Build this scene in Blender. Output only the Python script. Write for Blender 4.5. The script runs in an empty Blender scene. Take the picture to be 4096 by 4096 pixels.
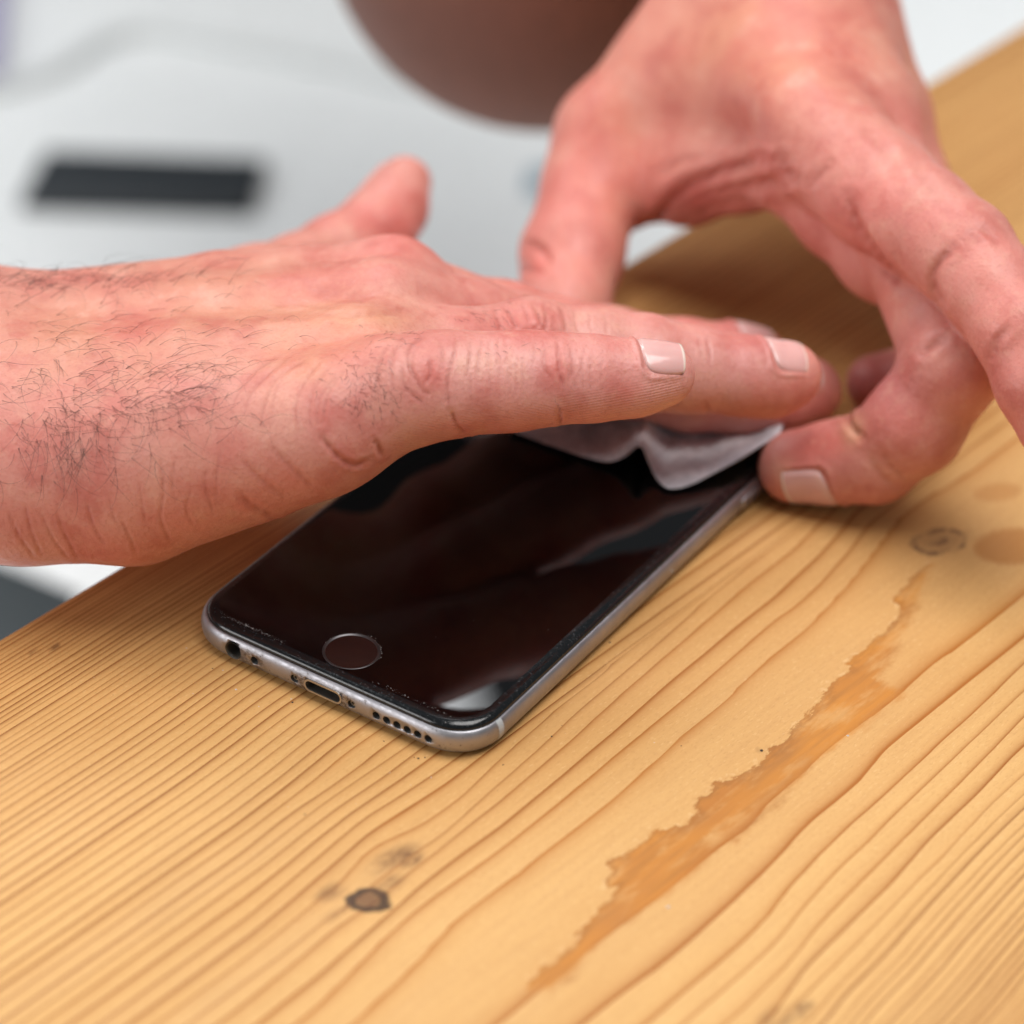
import bpy, bmesh, math, random
import numpy as np
from mathutils import Vector, Matrix

random.seed(7); RNG = np.random.default_rng(11)
MM = 0.001
scene = bpy.context.scene
col = scene.collection

# ------------------------------------------------------------------ camera, light, exposure
CAM_F = 12500.0                                   # focal length for a frame 4096 wide
CAM_C = np.array([267.346, -366.747, 368.484])    # mm; phone bottom edge centre on the table is the origin
CAM_R = np.array([[0.83595891, 0.54771512, 0.03436338],
                  [0.34155380, -0.47024686, -0.81376219],
                  [-0.42955058, 0.69200870, -0.58018123]])   # rows: right, down, forward
cam_data = bpy.data.cameras.new("camera")
cam = bpy.data.objects.new("camera", cam_data); col.objects.link(cam)
cam_data.sensor_width = 36.0; cam_data.sensor_height = 36.0; cam_data.sensor_fit = 'HORIZONTAL'
cam_data.lens = CAM_F / 4096 * 36.0
cam_data.clip_start = 0.01; cam_data.clip_end = 50
r_, d_, f_ = CAM_R
cam.matrix_world = Matrix(((r_[0], -d_[0], -f_[0], CAM_C[0]*MM), (r_[1], -d_[1], -f_[1], CAM_C[1]*MM),
                           (r_[2], -d_[2], -f_[2], CAM_C[2]*MM), (0, 0, 0, 1)))
cam_data.dof.use_dof = True
cam_data.dof.focus_distance = 0.582
cam_data.dof.aperture_fstop = cam_data.lens / 14.2
cam_data.dof.aperture_blades = 0
scene.camera = cam

world = bpy.data.worlds.new("World"); scene.world = world; world.use_nodes = True
bg = world.node_tree.nodes["Background"]
bg.inputs["Color"].default_value = (0.86, 0.94, 1.0, 1); bg.inputs["Strength"].default_value = 0.25

def area_light(name, loc, target, size, size_y, power, color):
    ld = bpy.data.lights.new(name, 'AREA'); ld.shape = 'RECTANGLE'; ld.size = size; ld.size_y = size_y
    ld.energy = power; ld.color = color
    o = bpy.data.objects.new(name, ld); col.objects.link(o)
    o.location = loc
    o.rotation_euler = (Vector(target) - Vector(loc)).to_track_quat('-Z', 'Y').to_euler()
    return o
area_light("window_light", (-0.75, -1.05, 0.50), (-0.02, 0.05, 0.03), 0.7, 0.6, 11.0, (1.0, 0.98, 0.965))
area_light("ceiling_light", (0.30, 0.16, 1.50), (0.02, 0.06, 0.0), 1.0, 1.0, 37.0, (1.0, 0.975, 0.95))
area_light("ceiling_light", (-1.05, 1.05, 1.55), (-0.45, 0.60, -0.235), 0.9, 0.9, 27.0, (0.96, 0.98, 1.0))  # unseen extra lamp, added to brighten the counter
area_light("ceiling_light", (-1.35, -0.05, 1.30), (-0.45, 0.40, -0.235), 0.9, 0.9, 15.0, (0.97, 0.985, 1.0))  # another added lamp out of view, lifts the counter from the left

scene.view_settings.view_transform = 'Standard'; scene.view_settings.look = 'None'
scene.view_settings.exposure = -0.58; scene.view_settings.gamma = 1.0
scene.view_settings.use_curve_mapping = False
scene.cycles.use_denoising = True
scene.cycles.use_adaptive_sampling = True; scene.cycles.adaptive_threshold = 0.025
scene.cycles.max_bounces = 5; scene.cycles.diffuse_bounces = 3; scene.cycles.glossy_bounces = 2
scene.cycles.sample_clamp_indirect = 6.0

# ------------------------------------------------------------------ helpers
def P(u, v, d):
    """surveyed point: bearing (u, v) on a 1932 wide sheet and range d in mm -> world mm"""
    s = 4096 / 1932
    q = np.array([(u*s - 2048)/CAM_F, (v*s - 2048)/CAM_F, 1.0]) @ CAM_R
    return CAM_C + q*d
def Pz(u, v, z):
    s = 4096 / 1932
    q = np.array([(u*s - 2048)/CAM_F, (v*s - 2048)/CAM_F, 1.0]) @ CAM_R
    return CAM_C + q*((z - CAM_C[2])/q[2])
def rmm(r, d): return r*d/(CAM_F*1932/4096)
def bearing(X):
    q = (X - CAM_C) @ CAM_R.T
    k = 1932/4096
    return np.stack([(2048 + CAM_F*q[:, 0]/q[:, 2])*k, (2048 + CAM_F*q[:, 1]/q[:, 2])*k, q[:, 2]], 1)

def tag(o, label=None, cat=None, group=None, kind=None):
    if label: o["label"] = label
    if cat: o["category"] = cat
    if group: o["group"] = group
    if kind: o["kind"] = kind
    return o
def mesh_obj(name, verts, faces, mat, parent=None, smooth=True, edges=()):
    """verts in mm"""
    me = bpy.data.meshes.new(name)
    if isinstance(faces, np.ndarray):
        v = np.asarray(verts, np.float32)*MM; n = faces.shape[1]
        me.vertices.add(len(v)); me.vertices.foreach_set("co", v.ravel())
        me.loops.add(faces.size); me.loops.foreach_set("vertex_index", faces.astype(np.int32).ravel())
        me.polygons.add(len(faces)); me.polygons.foreach_set("loop_start", np.arange(0, faces.size, n, dtype=np.int32))
        me.update(calc_edges=True); me.validate()
    else:
        me.from_pydata([tuple(float(c)*MM for c in p) for p in verts], list(edges), [tuple(f) for f in faces]); me.update()
    if smooth: me.polygons.foreach_set("use_smooth", [True]*len(me.polygons))
    if mat: me.materials.append(mat)
    o = bpy.data.objects.new(name, me); col.objects.link(o)
    if parent: o.parent = parent
    return o
def bm_obj(name, bm, mat, parent=None, smooth=False):
    me = bpy.data.meshes.new(name); bm.normal_update(); bm.to_mesh(me); bm.free()
    me.transform(Matrix.Scale(MM, 4))
    if smooth: me.polygons.foreach_set("use_smooth", [True]*len(me.polygons))
    if mat: me.materials.append(mat)
    o = bpy.data.objects.new(name, me); col.objects.link(o)
    if parent: o.parent = parent
    return o

class NT:
    """small node tree helper"""
    def __init__(self, name):
        self.m = bpy.data.materials.new(name); self.m.use_nodes = True
        self.t = self.m.node_tree; self.b = self.t.nodes["Principled BSDF"]
        self.out = self.t.nodes["Material Output"]
    def n(self, typ, **kw):
        nd = self.t.nodes.new(typ)
        for k, v in kw.items():
            if k.startswith('i_'): nd.inputs[k[2:].replace('_', ' ')].default_value = v
            else: setattr(nd, k, v)
        return nd
    def l(self, a, b): self.t.links.new(a, b)
    def val(self, x, sock):
        if isinstance(x, (int, float)): sock.default_value = x
        elif isinstance(x, tuple): sock.default_value = x
        else: self.l(x, sock)
    def math(self, op, a, b=0.0, c=0.0, clamp=False):
        nd = self.n('ShaderNodeMath', operation=op); nd.use_clamp = clamp
        self.val(a, nd.inputs[0]); self.val(b, nd.inputs[1])
        if len(nd.inputs) > 2: self.val(c, nd.inputs[2])
        return nd.outputs[0]
    def mix(self, f, a, b, blend='MIX'):
        nd = self.n('ShaderNodeMix', data_type='RGBA', blend_type=blend)
        self.val(f, nd.inputs['Factor']); self.val(a, nd.inputs[6]); self.val(b, nd.inputs[7])
        return nd.outputs[2]
    def noise(self, scale, detail=3.0, rough=0.55, vec=None, out='Fac'):
        nd = self.n('ShaderNodeTexNoise'); nd.inputs['Scale'].default_value = scale
        nd.inputs['Detail'].default_value = detail; nd.inputs['Roughness'].default_value = rough
        if vec is not None: self.l(vec, nd.inputs['Vector'])
        return nd.outputs[out]
    def ss(self, x, a, b, lo=0.0, hi=1.0):
        nd = self.n('ShaderNodeMapRange', interpolation_type='SMOOTHSTEP')
        self.val(x, nd.inputs[0]); nd.inputs[1].default_value = a; nd.inputs[2].default_value = b
        nd.inputs[3].default_value = lo; nd.inputs[4].default_value = hi
        return nd.outputs[0]
    def attr(self, name, out='Fac'):
        nd = self.n('ShaderNodeAttribute', attribute_name=name); return nd.outputs[out]
    def set(self, **kw):
        for k, v in kw.items():
            self.val(v, self.b.inputs[k.replace('_', ' ')])
    def bump(self, h, strength=0.5, dist=0.001, normal=None):
        nd = self.n('ShaderNodeBump'); nd.inputs['Strength'].default_value = strength
        nd.inputs['Distance'].default_value = dist; self.l(h, nd.inputs['Height'])
        if normal is not None: self.l(normal, nd.inputs['Normal'])
        return nd.outputs[0]
def obj_co(m):
    return m.n('ShaderNodeTexCoord').outputs['Object']
def plain(name, color, rough=0.5, metal=0.0, spec=None):
    m = NT(name); m.set(Base_Color=(*color, 1), Roughness=rough, Metallic=metal)
    if spec is not None: m.b.inputs['Specular IOR Level'].default_value = spec
    c = obj_co(m); n = m.noise(220, 3, .6, c)
    m.l(m.mix(m.ss(n, .3, .7, 0, 1), (*[x*.9 for x in color], 1), (*color, 1)), m.b.inputs['Base Color'])
    return m.m

# ------------------------------------------------------------------ materials
def mat_wood():
    m = NT("pine_wood"); co = obj_co(m)
    # coordinates along the grain
    mp = m.n('ShaderNodeMapping'); m.l(co, mp.inputs['Vector']); mp.inputs['Rotation'].default_value = (0, 0, math.radians(7.15))
    st = m.n('ShaderNodeMapping'); m.l(mp.outputs[0], st.inputs['Vector']); st.inputs['Scale'].default_value = (1.0, 0.06, 1.0)
    st2 = m.n('ShaderNodeMapping'); m.l(mp.outputs[0], st2.inputs['Vector']); st2.inputs['Scale'].default_value = (1.0, 0.25, 1.0)
    grain = st.outputs[0]
    ring = m.attr('ring'); side = m.attr('side'); spac = m.attr('spacing')
    wob = m.math('DIVIDE', m.math('MULTIPLY', m.math('SUBTRACT', m.noise(260, 3, .6, st2.outputs[0]), .5), .22), spac)
    ring = m.math('ADD', ring, wob)
    fl = m.math('FLOOR', ring); fr = m.math('SUBTRACT', ring, fl)
    fr = m.mix(side, fr, m.math('SUBTRACT', 1.0, fr))
    lineid = m.math('ADD', fl, side)
    wn = m.n('ShaderNodeTexWhiteNoise', noise_dimensions='1D'); m.l(lineid, wn.inputs['W']); rnd = wn.outputs['Value']
    # late wood: sharp on the outer side, fading inwards; width differs from ring to ring
    mmw = m.math('MULTIPLY', fr, spac)
    wid = m.math('MULTIPLY', m.math('ADD', .20, m.math('MULTIPLY', rnd, .22)), m.math('POWER', spac, .45))
    dec = m.math('EXPONENT', m.math('MULTIPLY', m.math('DIVIDE', mmw, wid), m.ss(spac, 1.5, 6.0, -1.3, -1.0)))
    dec = m.math('MULTIPLY', dec, 1.45, clamp=True)
    edge = m.ss(mmw, 0.0, .14)
    late = m.math('MULTIPLY', dec, edge)
    late = m.math('MULTIPLY', late, m.math('ADD', .86, m.math('MULTIPLY', rnd, .30)))
    late = m.math('MULTIPLY', late, m.ss(m.noise(60, 2, .5, grain), .2, .7, .72, 1.1), clamp=True)
    tone = m.noise(14, 3, .5, st2.outputs[0])
    early = m.mix(m.ss(tone, .3, .7), (0.585, 0.318, 0.112, 1), (0.665, 0.395, 0.152, 1))
    fib = m.noise(900, 3, .6, grain)
    early = m.mix(m.ss(fib, .35, .75, 0, .28), early, (0.47, 0.235, 0.078, 1))
    st4 = m.n('ShaderNodeMapping'); m.l(mp.outputs[0], st4.inputs['Vector']); st4.inputs['Scale'].default_value = (1.0, 0.3, 1.0)
    early = m.mix(m.ss(m.noise(2600, 2, .6, st4.outputs[0]), .52, .72, 0, .30), early, (0.42, 0.20, 0.065, 1))
    early = m.mix(m.ss(m.noise(1900, 2, .6, st4.outputs[0]), .56, .75, 0, .25), early, (0.82, 0.56, 0.28, 1))
    wide = m.ss(spac, 1.2, 6.0)
    latec = m.mix(wide, (0.205, 0.066, 0.011, 1), (0.39, 0.125, 0.012, 1))
    latec = m.mix(m.ss(m.noise(40, 2, .5, grain), .3, .7, 0, .5), latec, (0.27, 0.085, 0.016, 1))
    warm = m.math('MULTIPLY', m.math('EXPONENT', m.math('MULTIPLY', m.math('DIVIDE', mmw, wid), -.30)), .24)
    early = m.mix(warm, early, (0.58, 0.255, 0.055, 1))
    c = m.mix(late, early, latec)
    # resin streak with ragged edge
    st3 = m.n('ShaderNodeMapping'); m.l(mp.outputs[0], st3.inputs['Vector']); st3.inputs['Scale'].default_value = (1.0, 0.4, 1.0)
    rag = m.math('ADD', m.math('MULTIPLY', m.math('SUBTRACT', m.noise(330, 3, .6, st3.outputs[0]), .5), 4.6), m.math('MULTIPLY', m.math('SUBTRACT', m.noise(1100, 4, .7, st3.outputs[0]), .5), 3.2))
    sside = m.attr('sside')
    soft = m.math('ADD', .38, m.math('MULTIPLY', sside, 1.5))
    streak = m.math('DIVIDE', m.math('ADD', m.attr('streak'), rag), soft)       # negative inside
    smask = m.ss(streak, .8, -.8)
    patch = m.ss(m.noise(240, 4, .65, st2.outputs[0]), .32, .54, .30, 1.0)
    sc = m.mix(m.ss(m.noise(55, 3, .5, st2.outputs[0]), .35, .65), (0.40, 0.145, 0.028, 1), (0.58, 0.225, 0.028, 1))
    sc = m.mix(m.ss(m.noise(130, 3, .6, st2.outputs[0]), .5, .75, 0, .6), sc, (0.28, 0.115, 0.035, 1))
    sc = m.mix(m.ss(m.noise(800, 3, .6, grain), .42, .75, 0, .5), sc, (0.30, 0.12, 0.028, 1))
    c = m.mix(m.math('MULTIPLY', m.math('MULTIPLY', smask, patch), .93), c, sc)
    drk = m.math('MULTIPLY', m.math('MULTIPLY', m.ss(streak, -4.0, -.6), m.ss(streak, .3, -.3)), m.ss(sside, .5, .1))
    c = m.mix(m.math('MULTIPLY', drk, .35), c, (0.22, 0.085, 0.025, 1))
    rim = m.math('MULTIPLY', m.math('MULTIPLY', m.ss(streak, 0, 1.2), m.ss(streak, 3.0, 1.5)), m.math('MULTIPLY', m.ss(sside, .5, .1), m.ss(m.noise(500, 2, .5, co), .5, .65)))
    c = m.mix(m.math('MULTIPLY', rim, .4), c, (0.74, 0.50, 0.26, 1))
    # knot
    kn = m.math('ADD', m.attr('knot'), m.math('MULTIPLY', m.math('SUBTRACT', m.noise(280, 4, .7, co), .5), 2.6))
    core = m.ss(kn, -.8, -1.4); rimk = m.math('MULTIPLY', m.ss(kn, .75, -.05), m.math('SUBTRACT', 1.0, core))
    c = m.mix(m.math('MULTIPLY', core, .8), c, (0.10, 0.038, 0.020, 1))
    c = m.mix(m.math('MULTIPLY', rimk, .92), c, (0.022, 0.008, 0.006, 1))
    # stains
    stn = m.attr('stain'); sn = m.noise(330, 4, .7, st2.outputs[0])
    c = m.mix(m.math('MULTIPLY', stn, m.ss(sn, .36, .58, .15, 1.0)), c, (0.15, 0.062, 0.022, 1))
    c = m.mix(m.attr('blot'), c, (0.42, 0.165, 0.035, 1))
    k2 = m.math('ADD', m.attr('knot2'), m.math('MULTIPLY', m.math('SUBTRACT', m.noise(130, 3, .6, co), .5), .9))
    rg = m.math('MULTIPLY', m.ss(m.math('SINE', m.math('MULTIPLY', k2, 12.0)), -.5, .9), m.ss(k2, 1.12, .85))
    rg = m.math('MULTIPLY', rg, m.ss(m.noise(420, 4, .7, st2.outputs[0]), .38, .58, .15, 1.0))
    rg = m.math('MAXIMUM', m.math('MULTIPLY', rg, .85), m.math('MULTIPLY', m.ss(k2, 1.05, .3), .4))
    c = m.mix(rg, c, (0.15, 0.072, 0.035, 1))
    gr = m.ss(m.noise(9, 4, .6, co), .52, .8, 0, .2)
    c = m.mix(gr, c, (0.36, 0.21, 0.09, 1))
    m.l(c, m.b.inputs['Base Color'])
    m.set(Roughness=m.ss(m.noise(120, 3, .6, grain), .3, .7, .5, .66)); m.b.inputs['Specular IOR Level'].default_value = .32
    h = m.math('ADD', m.math('MULTIPLY', late, .05), m.math('MULTIPLY', fib, .35))
    h = m.math('ADD', h, m.math('MULTIPLY', smask, -.35))
    h = m.math('ADD', h, m.math('MULTIPLY', m.noise(1500, 3, .7, co), .25))
    m.l(m.bump(h, .55, .00022), m.b.inputs['Normal'])
    return m.m

def mat_skin(name, shift=1.0):
    m = NT(name); co = obj_co(m)
    tint = m.attr('tint', 'Color')
    n1 = m.noise(95, 4, .6, co); n2 = m.noise(420, 3, .6, co); n3 = m.noise(1700, 2, .6, co)
    n0 = m.noise(38, 3, .55, co)
    c = m.mix(m.ss(n0, .44, .64, 0, .50), tint, (0.58, 0.150, 0.125, 1))
    c = m.mix(m.ss(n1, .46, .68, 0, .50), c, (0.47, 0.105, 0.085, 1))
    c = m.mix(m.ss(n1, .46, .28, 0, .50), c, (0.72, 0.37, 0.28, 1))
    c = m.mix(m.ss(n2, .5, .75, 0, .28), c, (0.68, 0.36, 0.26, 1))
    c = m.mix(m.ss(n3, .52, .72, 0, .30), c, (0.45, 0.12, 0.085, 1))
    vor = m.n('ShaderNodeTexVoronoi', feature='F1'); vor.inputs['Scale'].default_value = 900; m.l(co, vor.inputs['Vector'])
    c = m.mix(m.math('MULTIPLY', m.attr('crease'), .72), c, (0.33, 0.07, 0.048, 1))
    m.l(c, m.b.inputs['Base Color'])
    m.set(Roughness=m.ss(n2, .3, .7, .38, .56)); m.b.inputs['Specular IOR Level'].default_value = .45
    m.b.inputs['Subsurface Weight'].default_value = .12
    m.b.inputs['Subsurface Radius'].default_value = (1.0, .34, .18)
    m.b.inputs['Subsurface Scale'].default_value = .0022
    # fine skin relief: cells and lines across the limb, ridges on the finger pads
    mp = m.n('ShaderNodeMapping'); m.l(co, mp.inputs['Vector']); mp.inputs['Scale'].default_value = (1.0, 1.0, .55)
    h = m.math('ADD', m.math('MULTIPLY', vor.outputs['Distance'], .30), m.math('MULTIPLY', m.noise(700, 4, .65, mp.outputs[0]), .55))
    h = m.math('ADD', h, m.math('MULTIPLY', n3, .25))
    rid = m.math('MULTIPLY', m.math('SINE', m.math('MULTIPLY', m.attr('ridge'), 11.4)), m.attr('pad'))
    h = m.math('ADD', h, m.math('MULTIPLY', rid, .16))
    m.l(m.bump(h, .8, .00026), m.b.inputs['Normal'])
    return m.m

MAT = {}
MAT['wood'] = mat_wood()
MAT['skin'] = mat_skin("skin")
def mat_nail():
    m = NT("fingernail"); t = m.attr('edge'); co = obj_co(m)
    c = m.mix(m.ss(m.attr('along'), .05, .28), (0.70, 0.44, 0.41, 1), (0.68, 0.37, 0.345, 1))
    c = m.mix(m.ss(m.noise(300, 2, .5, co), .3, .7, 0, .3), c, (0.74, 0.46, 0.43, 1))
    c = m.mix(m.ss(t, .35, .7, 0, .85), c, (0.80, 0.66, 0.57, 1)); m.l(c, m.b.inputs['Base Color'])
    m.set(Roughness=.17); m.b.inputs['Subsurface Weight'].default_value = .15
    m.b.inputs['Subsurface Radius'].default_value = (1, .4, .3); m.b.inputs['Subsurface Scale'].default_value = .001
    m.l(m.bump(m.noise(500, 2, .5, co), .15, .0002), m.b.inputs['Normal'])
    return m.m
MAT['nail'] = mat_nail()
MAT['tan'] = plain("tanned_skin", (0.215, 0.076, 0.047), .6)  # forearm skin, its shade put into a darker base colour
MAT['hair'] = plain("dark_hair", (0.035, 0.018, 0.012), .45)
def mat_alu():
    m = NT("grey_anodised_aluminium"); co = obj_co(m)
    n = m.noise(60, 3, .6, co)
    c = m.mix(m.ss(n, .35, .7), (0.33, 0.325, 0.35, 1), (0.42, 0.415, 0.44, 1))
    # worn grime specks around the openings of the bottom edge
    sep = m.n('ShaderNodeSeparateXYZ'); m.l(co, sep.inputs[0])
    yb = m.ss(sep.outputs[1], .0022, .0008); 
    near = m.math('ADD', m.math('MULTIPLY', m.ss(m.math('ABSOLUTE', sep.outputs[0]), .0085, .0045), 1.0),
                  m.math('MULTIPLY', m.ss(m.math('ABSOLUTE', m.math('ADD', sep.outputs[0], .0165)), .0045, .001), .8))
    spk = m.ss(m.noise(1300, 5, .75, co), .44, .58)
    zl = m.ss(sep.outputs[2], .0058, .0040)
    g = m.math('MULTIPLY', m.math('MULTIPLY', m.math('MULTIPLY', yb, zl), near), spk, clamp=True)
    g2 = m.math('MULTIPLY', m.ss(m.noise(700, 5, .75, co), .60, .68), .75)
    c = m.mix(m.math('MAXIMUM', m.math('MULTIPLY', g, .85), m.math('MULTIPLY', g2, m.ss(sep.outputs[1], .012, .001))), c, (0.075, 0.055, 0.045, 1))
    m.l(c, m.b.inputs['Base Color'])
    m.set(Metallic=.85, Roughness=m.ss(m.noise(900, 3, .6, co), .3, .7, .36, .50))
    m.l(m.bump(m.noise(2600, 2, .5, co), .12, .0001), m.b.inputs['Normal'])
    return m.m
MAT['alu'] = mat_alu()
def mat_glass():
    m = NT("black_screen_glass"); co = obj_co(m)
    m.set(Base_Color=(0.0015, 0.0012, 0.0014, 1), Roughness=m.ss(m.noise(30, 4, .6, co), .35, .75, .012, .035))
    m.b.inputs['IOR'].default_value = 1.54
    return m.m
MAT['glass'] = mat_glass()
def mat_bezel():
    m = NT("worn_glass_edge"); co = obj_co(m)
    n = m.noise(1400, 4, .7, co)
    m.l(m.mix(m.ss(n, .55, .8), (0.006, 0.007, 0.008, 1), (0.035, 0.04, 0.045, 1)), m.b.inputs['Base Color'])
    m.set(Roughness=m.ss(n, .4, .7, .10, .3))
    return m.m
MAT['bezel'] = mat_bezel()
MAT['dark'] = plain("dark_cavity", (0.012, 0.011, 0.010), .6)
MAT['ring'] = plain("dark_steel_ring", (0.10, 0.096, 0.10), .35, .9)
MAT['port'] = plain("port_steel", (0.42, 0.40, 0.37), .38, .9)
MAT['button'] = plain("home_button_black", (0.018, 0.007, 0.006), .16)
MAT['band'] = plain("antenna_band_plastic", (0.46, 0.49, 0.51), .5)
MAT['fleck'] = plain("pale_chips", (0.62, 0.56, 0.54), .5)
MAT['speck'] = plain("dark_crumb", (0.03, 0.022, 0.016), .7)
def mat_cloth():
    m = NT("white_nonwoven_wipe"); co = obj_co(m)
    n = m.noise(160, 4, .65, co)
    fb = m.noise(900, 3, .7, co); c = m.mix(m.ss(n, .3, .7), (0.60, 0.59, 0.63, 1), (0.88, 0.87, 0.90, 1))
    m.l(m.mix(m.ss(fb, .42, .66, 0, .5), c, (0.46, 0.45, 0.49, 1)), m.b.inputs['Base Color'])
    m.set(Roughness=.9); m.b.inputs['Specular IOR Level'].default_value = .1
    m.l(m.bump(m.noise(1100, 4, .75, co), .9, .0006), m.b.inputs['Normal'])
    return m.m
MAT['cloth'] = mat_cloth()
MAT['white'] = plain("white_laminate", (0.90, 0.93, 0.935), .5)
MAT['black'] = plain("dark_grey_plastic", (0.030, 0.036, 0.042), .5)
MAT['grey'] = plain("slate_grey_plastic", (0.045, 0.055, 0.06), .5)
MAT['cable'] = plain("pale_grey_cable", (0.74, 0.77, 0.77), .5)
MAT['lav'] = plain("lavender_plastic", (0.42, 0.40, 0.60), .5)
MAT['blue'] = plain("steel_blue_plastic", (0.16, 0.28, 0.36), .5)

# ------------------------------------------------------------------ the white surface behind and below
WZ = -235.0
mesh_obj("white_counter", [(-2600, -900, WZ), (1400, -900, WZ), (1400, 3200, WZ), (-2600, 3200, WZ)], [(0, 1, 2, 3)], MAT['white'], smooth=False)
tag(bpy.data.objects["white_counter"], kind="structure")

# ------------------------------------------------------------------ wooden table with traced growth rings
GE = np.array([.1245, .9922, 0]); GN = np.array([.9922, -.1245, 0]); W0 = 59.5
def lw(x, y):
    q = Pz(x*1932/4096, y*1932/4096, 0.0); return float(q @ GE), float(q @ GN) + W0
def crop(ox, oy, k, pts): return [lw(ox + x*k, oy + y*k) for x, y in pts]
c3 = lambda *p: crop(1000, 3000, .56935, p)
c4 = lambda *p: crop(2000, 2000, .56935, p)
c5 = lambda *p: crop(2000, 3000, .56935, p)
c6 = lambda *p: crop(3000, 1900, .56935, p)
c7 = lambda *p: crop(3000, 3000, .5673, p)
GUIDES = [  # left to right across the board
 c3((690,0),(340,290),(0,550)),
 c3((900,0),(730,140),(560,260),(340,400),(100,580),(0,670)),
 c3((1060,0),(800,170),(540,350),(300,530),(0,770)),
 c3((1180,0),(900,210),(640,380),(400,560),(200,720),(0,870)),
 c3((1330,0),(1100,170),(850,340),(700,440),(480,610),(250,800),(0,1000)),
 c3((1470,40),(1250,190),(1000,350),(800,470),(620,620),(400,810),(200,980),(0,1150)),
 c3((1620,40),(1400,210),(1150,370),(900,530),(800,600),(620,760),(330,1010),(0,1290)),
 c6((330,200),(200,320)) + c4((1850,215),(1600,420),(1300,690),(1060,900),(840,1100),(640,1270),(420,1440),(250,1590),(0,1810)) + c3((1600,210),(1480,330),(1280,470),(1130,560),(960,620),(800,720),(700,830),(630,930),(510,1010),(400,1110),(200,1270),(0,1430)),
 c6((430,210),(200,450)) + c4((1850,370),(1500,640),(1200,920),(960,1130),(780,1280),(520,1500),(340,1680),(60,1932)) + c3((1756,220),(1450,500),(1350,600),(1140,730),(980,850),(800,990),(700,1090),(550,1170),(400,1290),(200,1450),(0,1590)),
 c6((600,210),(480,330),(300,520)) + c4((1850,500),(1700,620),(1400,880),(1100,1140),(900,1310),(660,1530),(480,1700),(200,1932)) + c3((1756,350),(1480,560),(1250,750),(1110,850),(930,1020),(750,1140),(550,1280),(300,1490),(0,1740)),
 c6((720,260),(650,370),(480,560),(250,770)) + c4((1932,670),(1700,850),(1450,1060),(1180,1280),(1000,1440),(800,1620),(560,1820),(430,1932)) + c3((1756,530),(1500,710),(1250,900),(1150,985),(900,1210),(700,1380),(500,1560),(250,1750),(30,1925)),
 c6((830,330),(700,520),(500,750),(300,930)) + c4((1932,830),(1750,990),(1500,1210),(1290,1390),(1050,1590),(800,1790),(640,1932)) + c3((1756,690),(1500,870),(1250,1050),(1070,1190),(930,1320),(700,1560),(470,1790),(300,1925)),
 c6((1500,0),(1200,170),(1060,270),(960,400),(850,550),(700,740),(480,980),(320,1130),(0,1390)) + c4((1600,1380),(1400,1550),(1180,1730)) + c5((1080,80),(900,230),(760,360),(620,470),(450,600),(200,790)) + c3((1932,830),(1640,1030),(1420,1200),(1300,1340),(1090,1560),(900,1740),(700,1925)),
 # right of the heart
 c6((1925,860),(1600,1120),(1300,1330),(1000,1590),(780,1760),(560,1925)) + c7((240,290),(60,450)) + c5((1800,520),(1480,740),(1200,980),(850,1240),(580,1450),(300,1680),(100,1850)),
 c6((1925,1150),(1700,1330),(1500,1490),(1300,1650),(950,1932)) + c7((800,200),(620,360),(450,490),(300,650),(180,790),(0,960)) + c5((1700,1020),(1500,1200),(1300,1380),(1080,1560),(830,1740),(600,1925)),
 c6((1925,1330),(1560,1690),(1320,1900)) + c7((1150,140),(900,370),(700,540),(500,740),(300,950),(130,1180),(0,1320)),
 c6((1925,1520),(1530,1900)) + c7((1250,240),(1000,480),(850,640),(650,820),(400,1090),(200,1350),(0,1540)),
 c6((1925,1700),(1740,1900)) + c7((1450,270),(1200,520),(1000,720),(750,970),(500,1230),(280,1510),(0,1790)),
 c7((1880,20),(1600,320),(1250,650),(1000,950),(700,1240),(400,1530),(200,1830),(130,1932)),
 c7((1932,180),(1700,390),(1400,720),(1100,1020),(800,1330),(600,1530),(330,1800)),
 c7((1932,320),(1750,490),(1500,740),(1200,1060),(900,1400),(600,1700),(450,1900)),
]
N_LEFT = 13            # guides left of the heart
def poly_sdf(px, py, poly):
    """signed distance (negative inside) of points to a closed polygon"""
    poly = np.asarray(poly, float); d = np.full(px.shape, 1e9); ins = np.zeros(px.shape, bool)
    for (ax, ay), (bx, by) in zip(poly, np.roll(poly, -1, 0)):
        ex, ey = bx - ax, by - ay; t = np.clip(((px - ax)*ex + (py - ay)*ey)/(ex*ex + ey*ey + 1e-9), 0, 1)
        d = np.minimum(d, (px - ax - t*ex)**2 + (py - ay - t*ey)**2)
        cr = ((ay > py) != (by > py)) & (px < (bx - ax)*(py - ay)/(by - ay + 1e-12) + ax); ins ^= cr
    d = np.sqrt(d); return np.where(ins, -d, d)
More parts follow.
